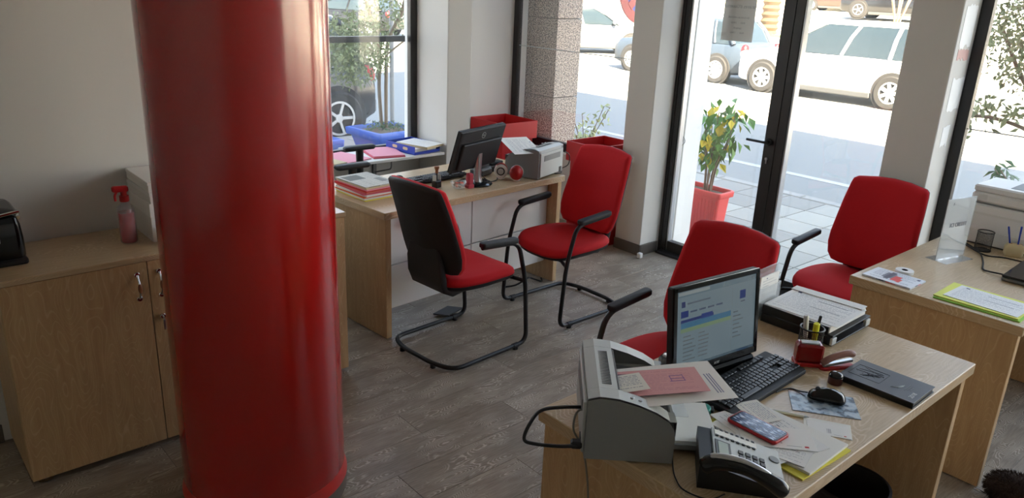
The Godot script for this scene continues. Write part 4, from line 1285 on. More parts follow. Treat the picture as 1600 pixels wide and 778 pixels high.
func build_left_side():
	# on the oak cabinet
	var Y = 0.862
	var cm = thing("coffee_machine", "glossy black capsule coffee machine at the end of the oak cabinet", "coffee machine", V(-3.35, Y, -0.370))
	obj("base_tray", mb().cbox(V(0, 0.012, 0), V(0.25, 0.024, 0.176), 0.006), M.black_soft, cm)
	obj("body", mb().pillow(rr(0.25, 0.176, 0.03, 5), [[0.004, 1, 0.024], [0, 1, 0.03], [0, 1, 0.10], [0.004, 1, 0.15], [0.012, 1, 0.175], [0.02, 1, 0.185], [0.02, 0.1, 0.188]], func(a, b, h): return V(a - 0.005, h, b)), M.gloss_black, cm)
	obj("lid", mb().pillow(rr(0.22, 0.17, 0.04, 5), [[0.0, 1, 0.186], [0, 1, 0.192], [0.012, 1, 0.203], [0.012, 0.1, 0.207]], func(a, b, h): return V(a - 0.01, h - 0.1 * (a + 0.1) * 0.2, b)), M.gloss_black, cm)
	obj("lever", mb().tube(fillet([V(0.09, 0.195, 0.05), V(0.115, 0.19, 0.0), V(0.09, 0.195, -0.085)], 0.03), 0.007, 8), M.chrome, cm)
	obj("spout", mb().cyl(V(0.11, 0.11, 0), 0.014, 0.04, 12), M.chrome, cm)
	obj("side_knob", mb().cyl(V(0.0, 0.16, -0.09), 0.02, 0.016, 16, 0.003, 2), M.chrome, cm)

	var sb = thing("spray_bottle", "clear spray bottle with pink liquid and a red trigger head", "spray bottle", V(-3.285, Y, -0.828))
	obj("bottle", mb().lathe([Vector2(0, 0), Vector2(0.030, 0), Vector2(0.034, 0.006), Vector2(0.034, 0.13), Vector2(0.03, 0.15), Vector2(0.016, 0.168), Vector2(0.014, 0.18), Vector2(0, 0.18)], 28), M.clear, sb)
	obj("liquid", mb().lathe([Vector2(0, 0.003), Vector2(0.028, 0.003), Vector2(0.0315, 0.008), Vector2(0.0315, 0.128), Vector2(0, 0.128)], 24), M.liquid, sb)
	var tg = mb()
	tg.cyl(V(0, 0.185, 0), 0.018, 0.026, 18)
	tg.pillow(rr(0.024, 0.062, 0.010, 4), [[0.004, 1, 0.0], [0, 1, 0.004], [0, 1, 0.018], [0.006, 1, 0.024], [0.006, 0.1, 0.025]], func(a, b, h): return V(a, 0.212 + h + 0.12 * max(0.0, b), b + 0.012))
	tg.cyl(V(0, 0.205, 0), 0.012, 0.03, 14)
	obj("spray_head", tg, M.red_plastic, sb)
	obj("trigger", mb().tube(curve([V(0, 0.215, 0.025), V(0, 0.198, 0.034), V(0, 0.178, 0.033)], 4), 0.005, 6), M.red_plastic, sb)

	# white boxes beside the bottle
	var bz = -1.05
	for e in [["tall white carton at the bottom of the stack behind the spray bottle", 0.0, 0.165, 0.275, 0.0], ["flat white box in the middle of the stack behind the spray bottle", 0.166, 0.046, 0.29, 0.015], ["flat white box on top of the stack behind the spray bottle", 0.213, 0.044, 0.30, -0.01]]:
		var b = thing("white_box", e[0], "box", V(-3.355, Y + e[1], bz), e[4], "white boxes on the oak cabinet")
		obj("carton", mb().cbox(V(0, e[2] * 0.36, 0), V(e[3] - 0.004, e[2] * 0.72, 0.296), 0.002), M.white_soft, b)
		obj("lid", mb().cbox(V(0, e[2] * 0.82, 0), V(e[3], e[2] * 0.36, 0.30), 0.002), M.white, b)
	sheet("leaflet", "small white leaflet leaning on the white cartons by the column", "leaflet", V(-3.185, Y, -0.96), V(0.02, 0.07, 0.1), 0.1, M.paper)

	# shelf under the window
	var S = 0.701
	sheet("pink_folder", "pale pink folder lying on the window shelf nearest the column", "folder", V(-4.85, S, -2.66), V(0.31, 0.008, 0.32), 0.25, M.pink, "pink folders on the window shelf")
	sheet("pink_folder", "deep pink folder at the bottom of the window shelf pair beside the tray", "folder", V(-4.86, S, -3.02), V(0.32, 0.008, 0.24), -0.22, M.deep_pink, "pink folders on the window shelf")
	sheet("pink_folder", "pale pink folder lying on the deep pink one by the blue tray", "folder", V(-4.865, S + 0.0085, -3.03), V(0.31, 0.006, 0.235), -0.25, M.pink, "pink folders on the window shelf")
	sheet("cream_folder", "cream folder edge under the pink folder on the window shelf", "folder", V(-4.80, S + 0.0085, -2.50), V(0.28, 0.006, 0.2), 0.2, M.cream)
	var bt = thing("letter_tray", "blue plastic letter tray with oval holes on the window shelf", "letter tray", V(-4.86, S, -3.29), 0.12)
	obj("bottom", mb().cbox(V(0, 0.004, 0), V(0.33, 0.006, 0.25), 0.001), M.blue, bt)
	obj("side_wall", mb().cbox(V(0, 0.034, 0.124), V(0.33, 0.055, 0.005), 0.002), M.blue, bt)
	obj("side_wall", mb().cbox(V(0, 0.034, -0.124), V(0.33, 0.055, 0.005), 0.002), M.blue, bt)
	obj("back_wall", mb().cbox(V(-0.163, 0.034, 0), V(0.005, 0.055, 0.244), 0.002), M.blue, bt)
	obj("front_lip", mb().cbox(V(0.163, 0.014, 0), V(0.005, 0.016, 0.244), 0.002), M.blue, bt)
	for x in [-0.06, 0.06]: obj("oval_hole", mb().at(Transform3D(Basis(V(1, 0, 0), V(0, 0, 1), V(0, -1, 0)), V(x, 0.036, 0.1272))).pillow(rr(0.055, 0.022, 0.0108, 5), [[0, 1, 0], [0, 1, 0.0006]], func(a, b, h): return V(a, h, b)), M.cream, bt)
	sheet("paper_pile", "loose pile of white papers in the blue letter tray", "papers", V(-4.85, S + 0.012, -3.285), V(0.29, 0.03, 0.205), 0.10, M.page_a)
	sheet("paper_pile", "crooked yellowish paper on top of the papers in the blue tray", "papers", V(-4.81, S + 0.0425, -3.32), V(0.29, 0.016, 0.20), 0.32, M.cream)
	sheet("paper_pile", "printed white sheet topmost in the blue letter tray", "papers", V(-4.81, S + 0.0590, -3.32), V(0.29, 0.003, 0.20), 0.26, M.page_a)

	# ---- far desk
	var names = [["yellow_folder", "yellow folder at the bottom of the pile on the far desk", M.yellow, 0.006], ["grey_folder", "grey sheet folder second from the bottom of the far desk pile", M.white_soft, 0.010], ["orange_folder", "orange folder low in the pile on the far desk", M.orange, 0.007], ["white_folder", "white papers between orange and pink folders in the far desk pile", M.paper, 0.012], ["pink_folder", "pink folder in the middle of the far desk pile", M.deep_pink, 0.008], ["salmon_folder", "salmon folder above the pink one in the far desk pile", M.salmon, 0.006], ["red_folder", "bright red folder sticking out of the far desk pile", mat(Color8(206, 40, 44), 0.7), 0.009], ["rose_folder", "rose folder under the tan one in the far desk pile", M.pink, 0.007], ["tan_folder", "tan folder just under the printed magazine in the far desk pile", M.cream, 0.009]]
	var y = T
	for e in names:
		sheet(e[0], e[1], "folder", V(-3.79 + rng.randf_range(-0.008, 0.008), y, -2.245 + rng.randf_range(-0.008, 0.008)), V(0.30, e[3], 0.225), rng.randf_range(-0.06, 0.06) + 0.05, e[2], "paper pile on the far desk")
		y += e[3] + 0.0004
	sheet("magazine", "grey printed magazine lying on top of the far desk pile", "magazine", V(-3.79, y, -2.245), V(0.30, 0.006, 0.22), 0.08, M.page_news)

	var r = flat_monitor("black flat monitor seen from behind, round logo on its back", V(-3.677, T, -2.915), deg_to_rad(195.0), 0.455, 0.27, 0.10, 0.30, M.gloss_black, true)
	var lg = Transform3D(r[1]) * Transform3D(Basis(V(0, 0, 1), V(0, 1, 0), V(-1, 0, 0)), V(-0.0295, 0.228, 0))
	var ring = mb().at(lg)
	var rp = []
	for i in 28: rp.append(V(cos(TAU * i / 28) * 0.018, sin(TAU * i / 28) * 0.018, 0))
	obj("logo_ring", ring.tube(rp, 0.0014, 5, true), M.light_grey, r[0])
	text("logo_text", "DELL", 0.008, lg, M.light_grey, r[0], 0.001)
	keyboard("black keyboard on the far desk behind the glass bowl", V(-3.86, T, -2.78), PI + 0.08, 0.42, 0.14)

	# two little loudspeakers
	for e in [[V(-3.655, T, -3.145), -0.75, "round loudspeaker on the far desk, pale front with dark cone"], [V(-3.567, T, -3.20), 2.3, "round loudspeaker turned to show its glossy red shell, on the far desk"]]:
		var s = thing("desk_speaker", e[2], "speaker", e[0], e[1], "small red desk speakers")
		obj("shell", mb().ball(V(-0.012, 0.043, 0), V(0.034, 0.040, 0.036), 18, 10), M.red_plastic, s)
		obj("front_plate", mb().cyl(V(0.012, 0.043, 0), 0.036, 0.016, 24, 0.005, 0), M.white_soft, s)
		obj("cone_ring", mb().cyl(V(0.021, 0.043, 0), 0.022, 0.004, 20, 0.001, 0), M.black, s)
		obj("cone", mb().cyl(V(0.0225, 0.043, 0), 0.016, 0.004, 20, 0.001, 0), M.light_grey, s)
		obj("stand_foot", mb().cyl(V(0, 0.004, 0), 0.022, 0.008, 16), M.white_soft, s)
		s.scale = Vector3.ONE * 1.2

	# glass bowl with odds and ends
	var gb = thing("glass_bowl", "small clear glass bowl on the far desk", "bowl", V(-3.60, T, -2.765))
	obj("bowl", mb().lathe([Vector2(0, 0.001), Vector2(0.025, 0.001), Vector2(0.036, 0.008), Vector2(0.05, 0.042), Vector2(0.047, 0.042), Vector2(0.034, 0.011), Vector2(0, 0.006)], 28), M.clear, gb)
	for k in 6:
		tag(obj("sweet", mb().at(eul(rng.randf(), rng.randf() * 3, 0, V(-3.60 + 0.02 * cos(k * 1.1), T + 0.014 + 0.004 * k, -2.765 + 0.02 * sin(k * 1.1)))).cbox(Vector3.ZERO, V(0.022, 0.010, 0.014), 0.003), M.salmon if k % 2 else M.wood_brown), ["reddish wrapped sweet among those in the small glass bowl", "brown wrapped sweet among those in the small glass bowl"][(k + 1) % 2], "sweet", "sweets in the glass bowl")
	tag(obj("red_stamp_block", mb().cbox(V(-3.575, T + 0.055, -2.83), V(0.035, 0.07, 0.035), 0.005).cbox(V(-3.575, T + 0.012, -2.83), V(0.042, 0.023, 0.042), 0.003), mat(Color8(186, 56, 72), 0.5)), "dusty red block stamp behind the glass bowl", "stamp")
	# rubber stamp with wooden knob
	var rs = thing("rubber_stamp", "rubber stamp with a wooden knob in a clear and black stand", "stamp", V(-3.685, T, -2.665), 0.3)
	obj("pad_housing", mb().cbox(V(0, 0.022, 0), V(0.038, 0.044, 0.052), 0.004), M.black, rs)
	for z in [-0.022, 0.022]: obj("side_post", mb().cbox(V(0, 0.062, z), V(0.026, 0.036, 0.006), 0.002), M.light_grey, rs)
	obj("stem", mb().cyl(V(0, 0.07, 0), 0.006, 0.05, 10), M.dark_grey, rs)
	obj("knob", mb().lathe([Vector2(0, 0.09), Vector2(0.010, 0.09), Vector2(0.009, 0.105), Vector2(0.016, 0.122), Vector2(0.014, 0.130), Vector2(0, 0.132)], 16), M.wood_brown, rs)
	# tape dispenser by the chair back
	var td = thing("tape_dispenser", "small dark tape reel and stand beside the folder pile", "tape dispenser", V(-3.72, T, -2.42), 0.2)
	obj("stand", mb().cbox(V(0, 0.014, 0), V(0.06, 0.028, 0.09), 0.006), mat(Color8(112, 112, 92), 0.5), td)
	obj("reel", mb().lathe([Vector2(0.014, -0.01), Vector2(0.034, -0.01), Vector2(0.036, -0.008), Vector2(0.036, 0.008), Vector2(0.034, 0.01), Vector2(0.014, 0.01), Vector2(0.014, -0.01)], 20, V(0, 0.064, 0), 0), M.black, td)
	for k in 6:
		var a = TAU * k / 6
		obj("reel_hole", mb().cyl(V(0.0105, 0.064 + 0.024 * sin(a), 0.024 * cos(a)), 0.005, 0.002, 8, 0.0003, 0), M.white, td)
	# printer at the end of the far desk, rear turned to the room
	laser_printer("grey laser printer at the end of the far desk, rear side showing", V(-3.577, T, -3.615), deg_to_rad(196.7), M.light_grey, M.grey).scale = V(1.08, 1.02, 0.92)
	var o = sheet("printed_sheet", "printed white sheet sticking up from the printer on the far desk", "paper", V(-3.66, T + 0.195, -3.31), V(0.27, 0.0012, 0.2), deg_to_rad(-17), M.page_b)
	o.rotation.z = -0.20
	tag(obj("black_hole_punch", mb().cbox(V(-3.86, T + 0.02, -3.26), V(0.09, 0.04, 0.13), 0.006).cbox(V(-3.86, T + 0.052, -3.26), V(0.06, 0.022, 0.11), 0.006), M.black), "black hole punch behind the speakers on the far desk", "hole punch")
	tag(obj("office_telephone", mb().at(rot(0.3, V(-3.80, T, -3.10))).cbox(V(0, 0.025, 0), V(0.10, 0.05, 0.13), 0.012).cbox(V(0, 0.06, 0), V(0.04, 0.028, 0.14), 0.012), M.mid_grey), "grey telephone half hidden behind the far monitor stand", "telephone")
	wire("monitor_cable", "thin black cable curling from the far monitor to the speakers", [V(-3.70, T + 0.12, -2.93), V(-3.66, T + 0.06, -2.97), V(-3.62, T + 0.005, -3.02), V(-3.62, T + 0.005, -3.08), V(-3.66, T + 0.006, -3.12)], 0.0035, M.cable)
	wire("printer_cable", "black cable looping behind the printer on the far desk", [V(-3.60, T + 0.13, -3.655), V(-3.60, T + 0.10, -3.70), V(-3.61, T + 0.03, -3.70), V(-3.62, T + 0.005, -3.60), V(-3.56, T + 0.005, -3.53), V(-3.55, T + 0.005, -3.585), V(-3.60, T + 0.005, -3.62)], 0.0035, M.cable)
	# dark card lying on the floor under the desk, cables
	tag(obj("floor_pedal", mb().at(eul(0, 0.3, 0.16, V(-3.49, 0.022, -2.62))).cbox(Vector3.ZERO, V(0.12, 0.008, 0.15), 0.002), M.dark_grey), "dark grey plate tilted on the floor under the far desk", "plate")
	wire("floor_cable", "black cables bunched on the floor under the far desk", [V(-3.62, 0.007, -3.18), V(-3.58, 0.02, -3.25), V(-3.55, 0.06, -3.32), V(-3.60, 0.03, -3.40), V(-3.56, 0.007, -3.46), V(-3.6, 0.007, -3.5)], 0.006, M.cable)

func build_near_desk():
	# printer, its paper and cables
	var P = V(-1.165, T, -1.325)
	var a = deg_to_rad(46.4)
	var pr = laser_printer("grey and silver laser printer on the near corner of the nearest desk", P, a, M.light_grey, M.grey)
	var tr = Node3D.new(); tr.name = "paper_tray"; pr.add_child(tr, true)
	obj("tray_floor", mb().cbox(V(0.295, 0.020, -0.172), V(0.13, 0.006, 0.235), 0.002), M.dark_grey, tr)
	obj("tray_lip", mb().cbox(V(0.30, 0.026, -0.052), V(0.12, 0.016, 0.006), 0.002), M.grey, tr)
	obj("tray_lip", mb().cbox(V(0.30, 0.026, -0.292), V(0.12, 0.016, 0.006), 0.002), M.grey, tr)
	obj("clear_guide", mb().cbox(V(0.262, 0.078, -0.20), V(0.05, 0.003, 0.16), 0.001), M.clear, tr)
	sheet("paper_ream", "stack of blank white paper in the tray of the nearest printer", "paper", P + Basis(Vector3.UP, a) * V(0.300, 0.0235, -0.172), V(0.135, 0.012, 0.212), a, M.paper)
	var s1 = sheet("printed_sheet", "large white sheet lying out of the nearest printer's output bay", "paper", V(-1.105, 0.918, -1.585), V(0.30, 0.0012, 0.21), deg_to_rad(58), M.page_edge)
	s1.rotation.z = 0.06
	var s2 = sheet("pink_receipt", "pink form with a blue stamp on the nearest printer", "paper", V(-1.125, 0.925, -1.555), V(0.25, 0.001, 0.135), deg_to_rad(55), M.page_pink)
	s2.rotation.z = 0.06
	var s3 = sheet("paper_slip", "small torn white slip on the pink form, inside the printer bay", "paper", V(-1.165, 0.929, -1.475), V(0.10, 0.001, 0.09), deg_to_rad(60), M.page_hand)
	s3.rotation.z = 0.10
	wire("power_cable", "black power cable looping off the back of the nearest printer", [V(-1.225, 0.86, -1.385), V(-1.262, 0.862, -1.33), V(-1.297, 0.85, -1.288), V(-1.29, 0.83, -1.243), V(-1.279, 0.80, -1.215), V(-1.258, 0.79, -1.232), V(-1.216, 0.785, -1.28), V(-1.186, 0.785, -1.322)], 0.005, M.cable)
	tag(obj("power_plug", mb().at(rot(a, V(-1.184, 0.785, -1.337))).cbox(V(-0.016, 0, 0), V(0.03, 0.022, 0.026), 0.005), M.black), "black plug at the back of the nearest printer", "plug")
	wire("data_cable", "thin grey cable hanging down from the nearest printer", [V(-1.225, 0.86, -1.375), V(-1.25, 0.83, -1.376), V(-1.252, 0.78, -1.374), V(-1.231, 0.74, -1.385), V(-1.213, 0.68, -1.392), V(-1.2, 0.55, -1.40), V(-1.2, 0.3, -1.40), V(-1.22, 0.01, -1.38)], 0.003, M.cable_grey)
	# teal tape thing beside the keyboard
	var tl = thing("teal_tape_dispenser", "teal plastic tape dispenser behind the paper tray of the nearest printer", "tape dispenser", V(-1.135, T, -1.765), 0.7)
	obj("shell", mb().pillow(rr(0.10, 0.05, 0.022, 5), [[0.004, 1, 0], [0, 1, 0.004], [0, 1, 0.018], [0.006, 1, 0.024], [0.006, 0.1, 0.025]], func(x, b, h): return V(x, h, b)), M.teal, tl)
	obj("cutter", mb().cbox(V(0.05, 0.016, 0), V(0.012, 0.01, 0.03), 0.002), M.black, tl)
	# monitor, keyboard, mouse
	var r = flat_monitor("black monitor with a lit web page on the nearest desk", V(-1.232, T, -2.0), deg_to_rad(-7.0), 0.395, 0.290, 0.045, 0.12, M.screen, false)
	text("logo_text", "acer", 0.010, Transform3D(r[1]) * Transform3D(Basis(V(0, 0, -1), V(0, 1, 0), V(1, 0, 0)), V(0.0075, 0.011, 0)), M.light_grey, r[0], 0.0008)
	obj("wide_foot", mb().cbox(V(-0.01, 0.022, 0), V(0.05, 0.043, 0.36), 0.008), M.gloss_black, r[0])
	keyboard("black keyboard in front of the lit monitor on the nearest desk", V(-1.125, T, -2.045), 0.035)
	var ms = thing("computer_mouse", "black computer mouse on a picture mat on the nearest desk", "mouse", V(-0.928, T + 0.003, -2.160), deg_to_rad(28))
	var mo = poly([[-0.055, 0], [-0.052, 0.018], [-0.035, 0.027], [0.0, 0.028], [0.035, 0.029], [0.052, 0.02], [0.057, 0.0], [0.052, -0.02], [0.035, -0.029], [0.0, -0.028], [-0.035, -0.027], [-0.052, -0.018]])
	obj("shell", mb().pillow(smooth2(mo), [[0.003, 1, 0.0], [0, 1, 0.006], [0.002, 1, 0.014], [0.007, 1, 0.022], [0.014, 1, 0.028], [0.014, 0.6, 0.034], [0.014, 0.1, 0.037]], func(x, b, h): return V(x, h * (1.0 - 0.25 * pow(x / 0.06, 2.0)) * (1.0 + 0.15 * x / 0.06), b)), M.gloss_black, ms)
	obj("scroll_wheel", mb().cyl(V(-0.028, 0.029, 0), 0.008, 0.006, 14, 0.001, 2), M.dark_grey, ms)
	wire("mouse_cable", "thin black mouse cable running up to the keyboard", [V(-0.978, T + 0.012, -2.135), V(-1.003, T + 0.005, -2.135), V(-1.030, T + 0.004, -2.130), V(-1.043, T + 0.004, -2.105), V(-1.046, T + 0.004, -2.07)], 0.002, M.cable)
	sheet("picture_mat", "glossy picture mat with blue and brown print under the mouse", "mat", V(-0.920, T, -2.128), V(0.195, 0.002, 0.135), deg_to_rad(36), M.photo_pad)
	sheet("paper_note", "plain white note half under the picture mat corner by the yellow folder", "paper", V(-0.842, T, -2.005), V(0.13, 0.0012, 0.085), deg_to_rad(30), M.paper)
	sheet("paper_note", "white card lying crooked on the plain note near the picture mat", "paper", V(-0.835, T + 0.0014, -1.998), V(0.115, 0.001, 0.07), deg_to_rad(34), M.envelope)
	# yellow folder and its papers
	sheet("yellow_folder", "yellow folder under loose papers on the nearest desk", "folder", V(-0.910, T, -1.835), V(0.325, 0.005, 0.235), deg_to_rad(-3), M.yellow)
	sheet("paper_pile", "thick sheaf of white sheets in the yellow folder", "papers", V(-0.905, T + 0.0054, -1.842), V(0.305, 0.008, 0.215), deg_to_rad(1), M.paper)
	sheet("printed_sheet", "printed white sheet lying crooked on the yellow folder's papers", "paper", V(-0.93, T + 0.0138, -1.83), V(0.27, 0.0012, 0.19), deg_to_rad(-14), M.page_form)
	sheet("printed_sheet", "white form under the envelope on the yellow folder", "paper", V(-0.885, T + 0.0153, -1.79), V(0.20, 0.0012, 0.14), deg_to_rad(14), M.page_form)
	sheet("white_envelope", "white envelope with a small red logo under the red phone", "envelope", V(-0.895, T + 0.0168, -1.815), V(0.20, 0.002, 0.11), deg_to_rad(42), M.envelope)
	sheet("paper_note", "white slip with handwriting between the keyboard and the red phone", "paper", V(-1.005, T + 0.0168, -1.895), V(0.12, 0.001, 0.085), deg_to_rad(-20), M.page_hand)
	var bp = thing("ballpoint_pen", "thin white ballpoint pen lying above the yellow folder", "pen", V(-0.965, T + 0.0045, -1.975))
	obj("barrel", mb().tube([V(-0.06, 0, 0.035), V(0.05, 0, -0.03)], 0.0042, 8), M.white, bp)
	obj("tip", mb().tube([V(0.05, 0, -0.03), V(0.062, 0, -0.037)], [0.004, 0.001], 8), M.steel, bp)
	var ph = thing("mobile_phone", "mobile phone in a red case lying on the papers", "phone", V(-0.950, T + 0.0195, -1.806), deg_to_rad(-1))
	obj("case", mb().pillow(rr(0.158, 0.078, 0.012, 5), [[0.003, 1, 0], [0, 1, 0.003], [0, 1, 0.009], [0.0025, 1, 0.011], [0.0045, 1, 0.0105]], func(x, b, h): return V(x, h, b)), M.red_plastic, ph)
	obj("screen", mb().pillow(rr(0.148, 0.069, 0.010, 5), [[0, 1, 0.009], [0, 1, 0.0112]], func(x, b, h): return V(x, h, b)), M.gloss_black, ph)
	obj("display", mb().cbox(V(0, 0.0114, 0), V(0.138, 0.0005, 0.064), 0.0, 0, true), M.phone_screen, ph)
	# desk telephone
	var dt = thing("desk_telephone", "dark grey office telephone with black handset at the nearest desk edge", "telephone", V(-0.868, T, -1.588), deg_to_rad(38))
	var side = poly([[-0.105, 0.0], [0.105, 0.0], [0.105, 0.022], [-0.06, 0.066], [-0.105, 0.070]])
	obj("base", mb().at(Transform3D(Basis(V(1, 0, 0), V(0, 0, -1), V(0, 1, 0)), Vector3.ZERO)).plate(side, -0.07, 0.11), M.black, dt)
	var ft = Transform3D(Basis(Vector3.BACK, -atan2(0.044, 0.165)), V(0.02, 0.0475, -0.036))
	obj("face_plate", mb().at(ft).cbox(V(0, 0, 0), V(0.185, 0.006, 0.145), 0.003), M.light_grey, dt)
	obj("display", mb().at(ft).cbox(V(-0.066, 0.004, 0.028), V(0.028, 0.004, 0.075), 0.001), mat(Color8(168, 180, 172), 0.2), dt)
	obj("display_frame", mb().at(ft).cbox(V(-0.066, 0.003, 0.028), V(0.042, 0.004, 0.088), 0.001), M.dark_grey, dt)
	obj("name_strip", mb().at(ft).cbox(V(-0.028, 0.004, -0.052), V(0.115, 0.002, 0.024), 0.0005), M.paper, dt)
	for i in 8:
		for zz in [-0.068, -0.036]: obj("memory_key", mb().at(ft).cbox(V(-0.08 + 0.0145 * i, 0.0045, zz), V(0.008, 0.004, 0.007), 0.001), M.black, dt)
	for i in 4:
		for j in 3: obj("dial_key", mb().at(ft).cbox(V(-0.018 + 0.019 * i, 0.0045, 0.05 - 0.021 * j), V(0.013, 0.004, 0.016), 0.002), M.dark_grey, dt)
	obj("round_key", mb().at(ft).cyl(V(0.075, 0.004, -0.02), 0.014, 0.004, 18, 0.001), M.grey, dt)
	var hs = mb()
	hs.tube(curve([V(-0.10, 0.075, 0.090), V(-0.07, 0.092, 0.090), V(0.0, 0.088, 0.090), V(0.07, 0.058, 0.090), V(0.10, 0.035, 0.090)], 5), [0.016] + [0.021, 0.022, 0.022, 0.021, 0.02, 0.018, 0.017, 0.017, 0.017, 0.017, 0.017, 0.018, 0.019, 0.02, 0.021, 0.022, 0.022, 0.021, 0.02] + [0.016], 14)
	obj("handset", hs, M.gloss_black, dt)
	obj("handset_trim", mb().tube(curve([V(-0.085, 0.108, 0.090), V(-0.05, 0.112, 0.090), V(0.0, 0.105, 0.090), V(0.06, 0.08, 0.090)], 5), [0.006, 0.008, 0.008, 0.008, 0.008, 0.008, 0.008, 0.008, 0.008, 0.008, 0.008, 0.008, 0.008, 0.008, 0.007, 0.005], 8), M.steel, dt)
	wire("telephone_cable", "thin black cord curling from the office telephone towards the printer", [V(-1.04, T + 0.006, -1.54), V(-1.0, T + 0.005, -1.49), V(-0.962, T + 0.005, -1.452), V(-0.917, T + 0.005, -1.428), V(-0.857, T + 0.005, -1.446), V(-0.84, T + 0.01, -1.49)], 0.002, M.cable)
	# stamps, stapler, pen cup
	var rs = thing("self_inking_stamp", "dark red self-inking stamp standing at the keyboard corner", "stamp", V(-1.092, T, -2.338), deg_to_rad(-48))
	obj("housing", mb().cbox(V(0, 0.047, 0), V(0.052, 0.066, 0.088), 0.008), M.red_clear, rs)
	obj("grip", mb().cbox(V(0, 0.045, 0), V(0.038, 0.054, 0.072), 0.004), M.gloss_black, rs)
	obj("top_window", mb().cbox(V(0, 0.081, 0), V(0.026, 0.006, 0.06), 0.002), M.light_grey, rs)
	obj("foot_frame", mb().cbox(V(0, 0.007, 0), V(0.056, 0.014, 0.092), 0.004), M.red_plastic, rs)
	var st = thing("desk_stapler", "stapler with a brownish pink handle and silver jaw beside the red stamp", "stapler", V(-1.015, T, -2.395), deg_to_rad(62))
	obj("base", mb().pillow(rr(0.13, 0.032, 0.014, 4), [[0, 1, 0], [0, 1, 0.006], [0.003, 1, 0.009], [0.003, 0.1, 0.009]], func(x, b, h): return V(x, h, b)), M.red_plastic, st)
	obj("magazine", mb().at(eul(0, 0, 0.12, V(0.0, 0.02, 0))).cbox(Vector3.ZERO, V(0.11, 0.01, 0.016), 0.002), M.steel, st)
	obj("handle", mb().tube(curve([V(-0.06, 0.022, 0), V(-0.02, 0.042, 0), V(0.03, 0.052, 0), V(0.06, 0.046, 0)], 4), [0.01, 0.011, 0.012, 0.012, 0.012, 0.012, 0.012, 0.012, 0.012, 0.012, 0.012, 0.011, 0.008], 10), mat(Color8(152, 108, 96), 0.45), st)
	var sp = thing("round_stamp", "small round black and dark red stamp next to the diary", "stamp", V(-0.965, T, -2.285))
	obj("base", mb().cyl(V(0, 0.013, 0), 0.022, 0.026, 24, 0.002), mat(Color8(70, 16, 16), 0.3), sp)
	obj("cap", mb().lathe([Vector2(0.022, 0.026), Vector2(0.0225, 0.03), Vector2(0.018, 0.037), Vector2(0.009, 0.041), Vector2(0, 0.042)], 24), M.gloss_black, sp)
	mesh_cup("black wire mesh pen cup beside the document tray", V(-1.138, T, -2.432), 0.040, 0.092)
	pen("highlighter", "yellow highlighter in the mesh pen cup of the nearest desk", V(-1.125, T + 0.006, -2.432), V(-1.113, T + 0.125, -2.405), 0.010, mat(Color8(222, 224, 40), 0.5), mat(Color8(232, 234, 46), 0.5))
	pen("white_marker", "white marker in the mesh pen cup of the nearest desk", V(-1.145, T + 0.006, -2.42), V(-1.155, T + 0.14, -2.405), 0.008, M.white, M.white_soft)
	pen("black_pen", "black pen in the mesh pen cup of the nearest desk", V(-1.135, T + 0.006, -2.44), V(-1.127, T + 0.135, -2.455), 0.005, M.black, M.black)
	# black diary
	var dy = thing("diary_book", "black hardback diary with embossed panel and year 2018", "diary", V(-0.855, T, -2.403), deg_to_rad(1))
	obj("page_block", mb().cbox(V(0.0, 0.010, 0), V(0.232, 0.015, 0.160), 0.001), mat(Color8(90, 86, 82), 0.8), dy)
	obj("cover", mb().cbox(V(0, 0.0195, 0), V(0.240, 0.003, 0.168), 0.001), mat(Color8(62, 62, 66), 0.45), dy)
	obj("cover", mb().cbox(V(0, 0.0015, 0), V(0.240, 0.003, 0.168), 0.001), M.black, dy)
	obj("spine", mb().cbox(V(0, 0.0105, 0.083), V(0.240, 0.015, 0.003), 0.001), M.black, dy)
	var em = mb()
	for q in [[V(-0.055, 0.0213, 0.042), V(0.10, 0.001, 0.002)], [V(-0.055, 0.0213, -0.042), V(0.10, 0.001, 0.002)], [V(-0.105, 0.0213, 0), V(0.002, 0.001, 0.084)], [V(-0.005, 0.0213, 0), V(0.002, 0.001, 0.084)]]: em.cbox(q[0], q[1], 0.0)
	for i in 14:
		var pa = V(-0.10 + 0.09 * rng.randf(), 0.0213, rng.randf_range(-0.038, 0.038)); var pb = V(-0.10 + 0.09 * rng.randf(), 0.0213, rng.randf_range(-0.038, 0.038))
		em.tube([pa, pb], 0.0006, 4)
	obj("embossed_panel", em, M.black, dy)
	var flat = func(x, z): return Transform3D(Basis(V(0, 0, -1), V(-1, 0, 0), V(0, 1, 0)), V(x, 0.0212, z))
	text("year_text", "2018", 0.014, flat.call(0.098, 0.035), M.white, dy)
	var fine = mb()
	for k in 3: fine.cbox(V(0.066 + 0.007 * k, 0.0213, -0.004), V(0.002, 0.0008, 0.05 - 0.012 * k), 0.0)
	obj("fine_print", fine, M.ink_grey, dy)
	var lg = mb()
	for k in 3: lg.tube(curve([V(0.028 + 0.006 * k, 0.0213, 0.03 - 0.004 * k), V(0.04 + 0.004 * k, 0.0213, 0.02), V(0.055, 0.0213, -0.012 + 0.006 * k)], 4), 0.0011, 5)
	obj("swoosh_logo", lg, M.light_grey, dy)
	# document tray with papers
	var tr2 = thing("document_tray", "black two-tier document tray on the nearest desk", "document tray", V(-1.252, T, -2.682), deg_to_rad(1))
	for y in [0.0, 0.036]:
		obj("tier_floor", mb().cbox(V(0, y + 0.004, 0), V(0.285, 0.005, 0.30), 0.001), M.black, tr2)
		for z in [-0.148, 0.148]: obj("tier_wall", mb().cbox(V(-0.01, y + 0.019, z), V(0.262, 0.028, 0.004), 0.001), M.black_soft, tr2)
		obj("tier_back", mb().cbox(V(-0.141, y + 0.019, 0), V(0.004, 0.028, 0.292), 0.001), M.black_soft, tr2)
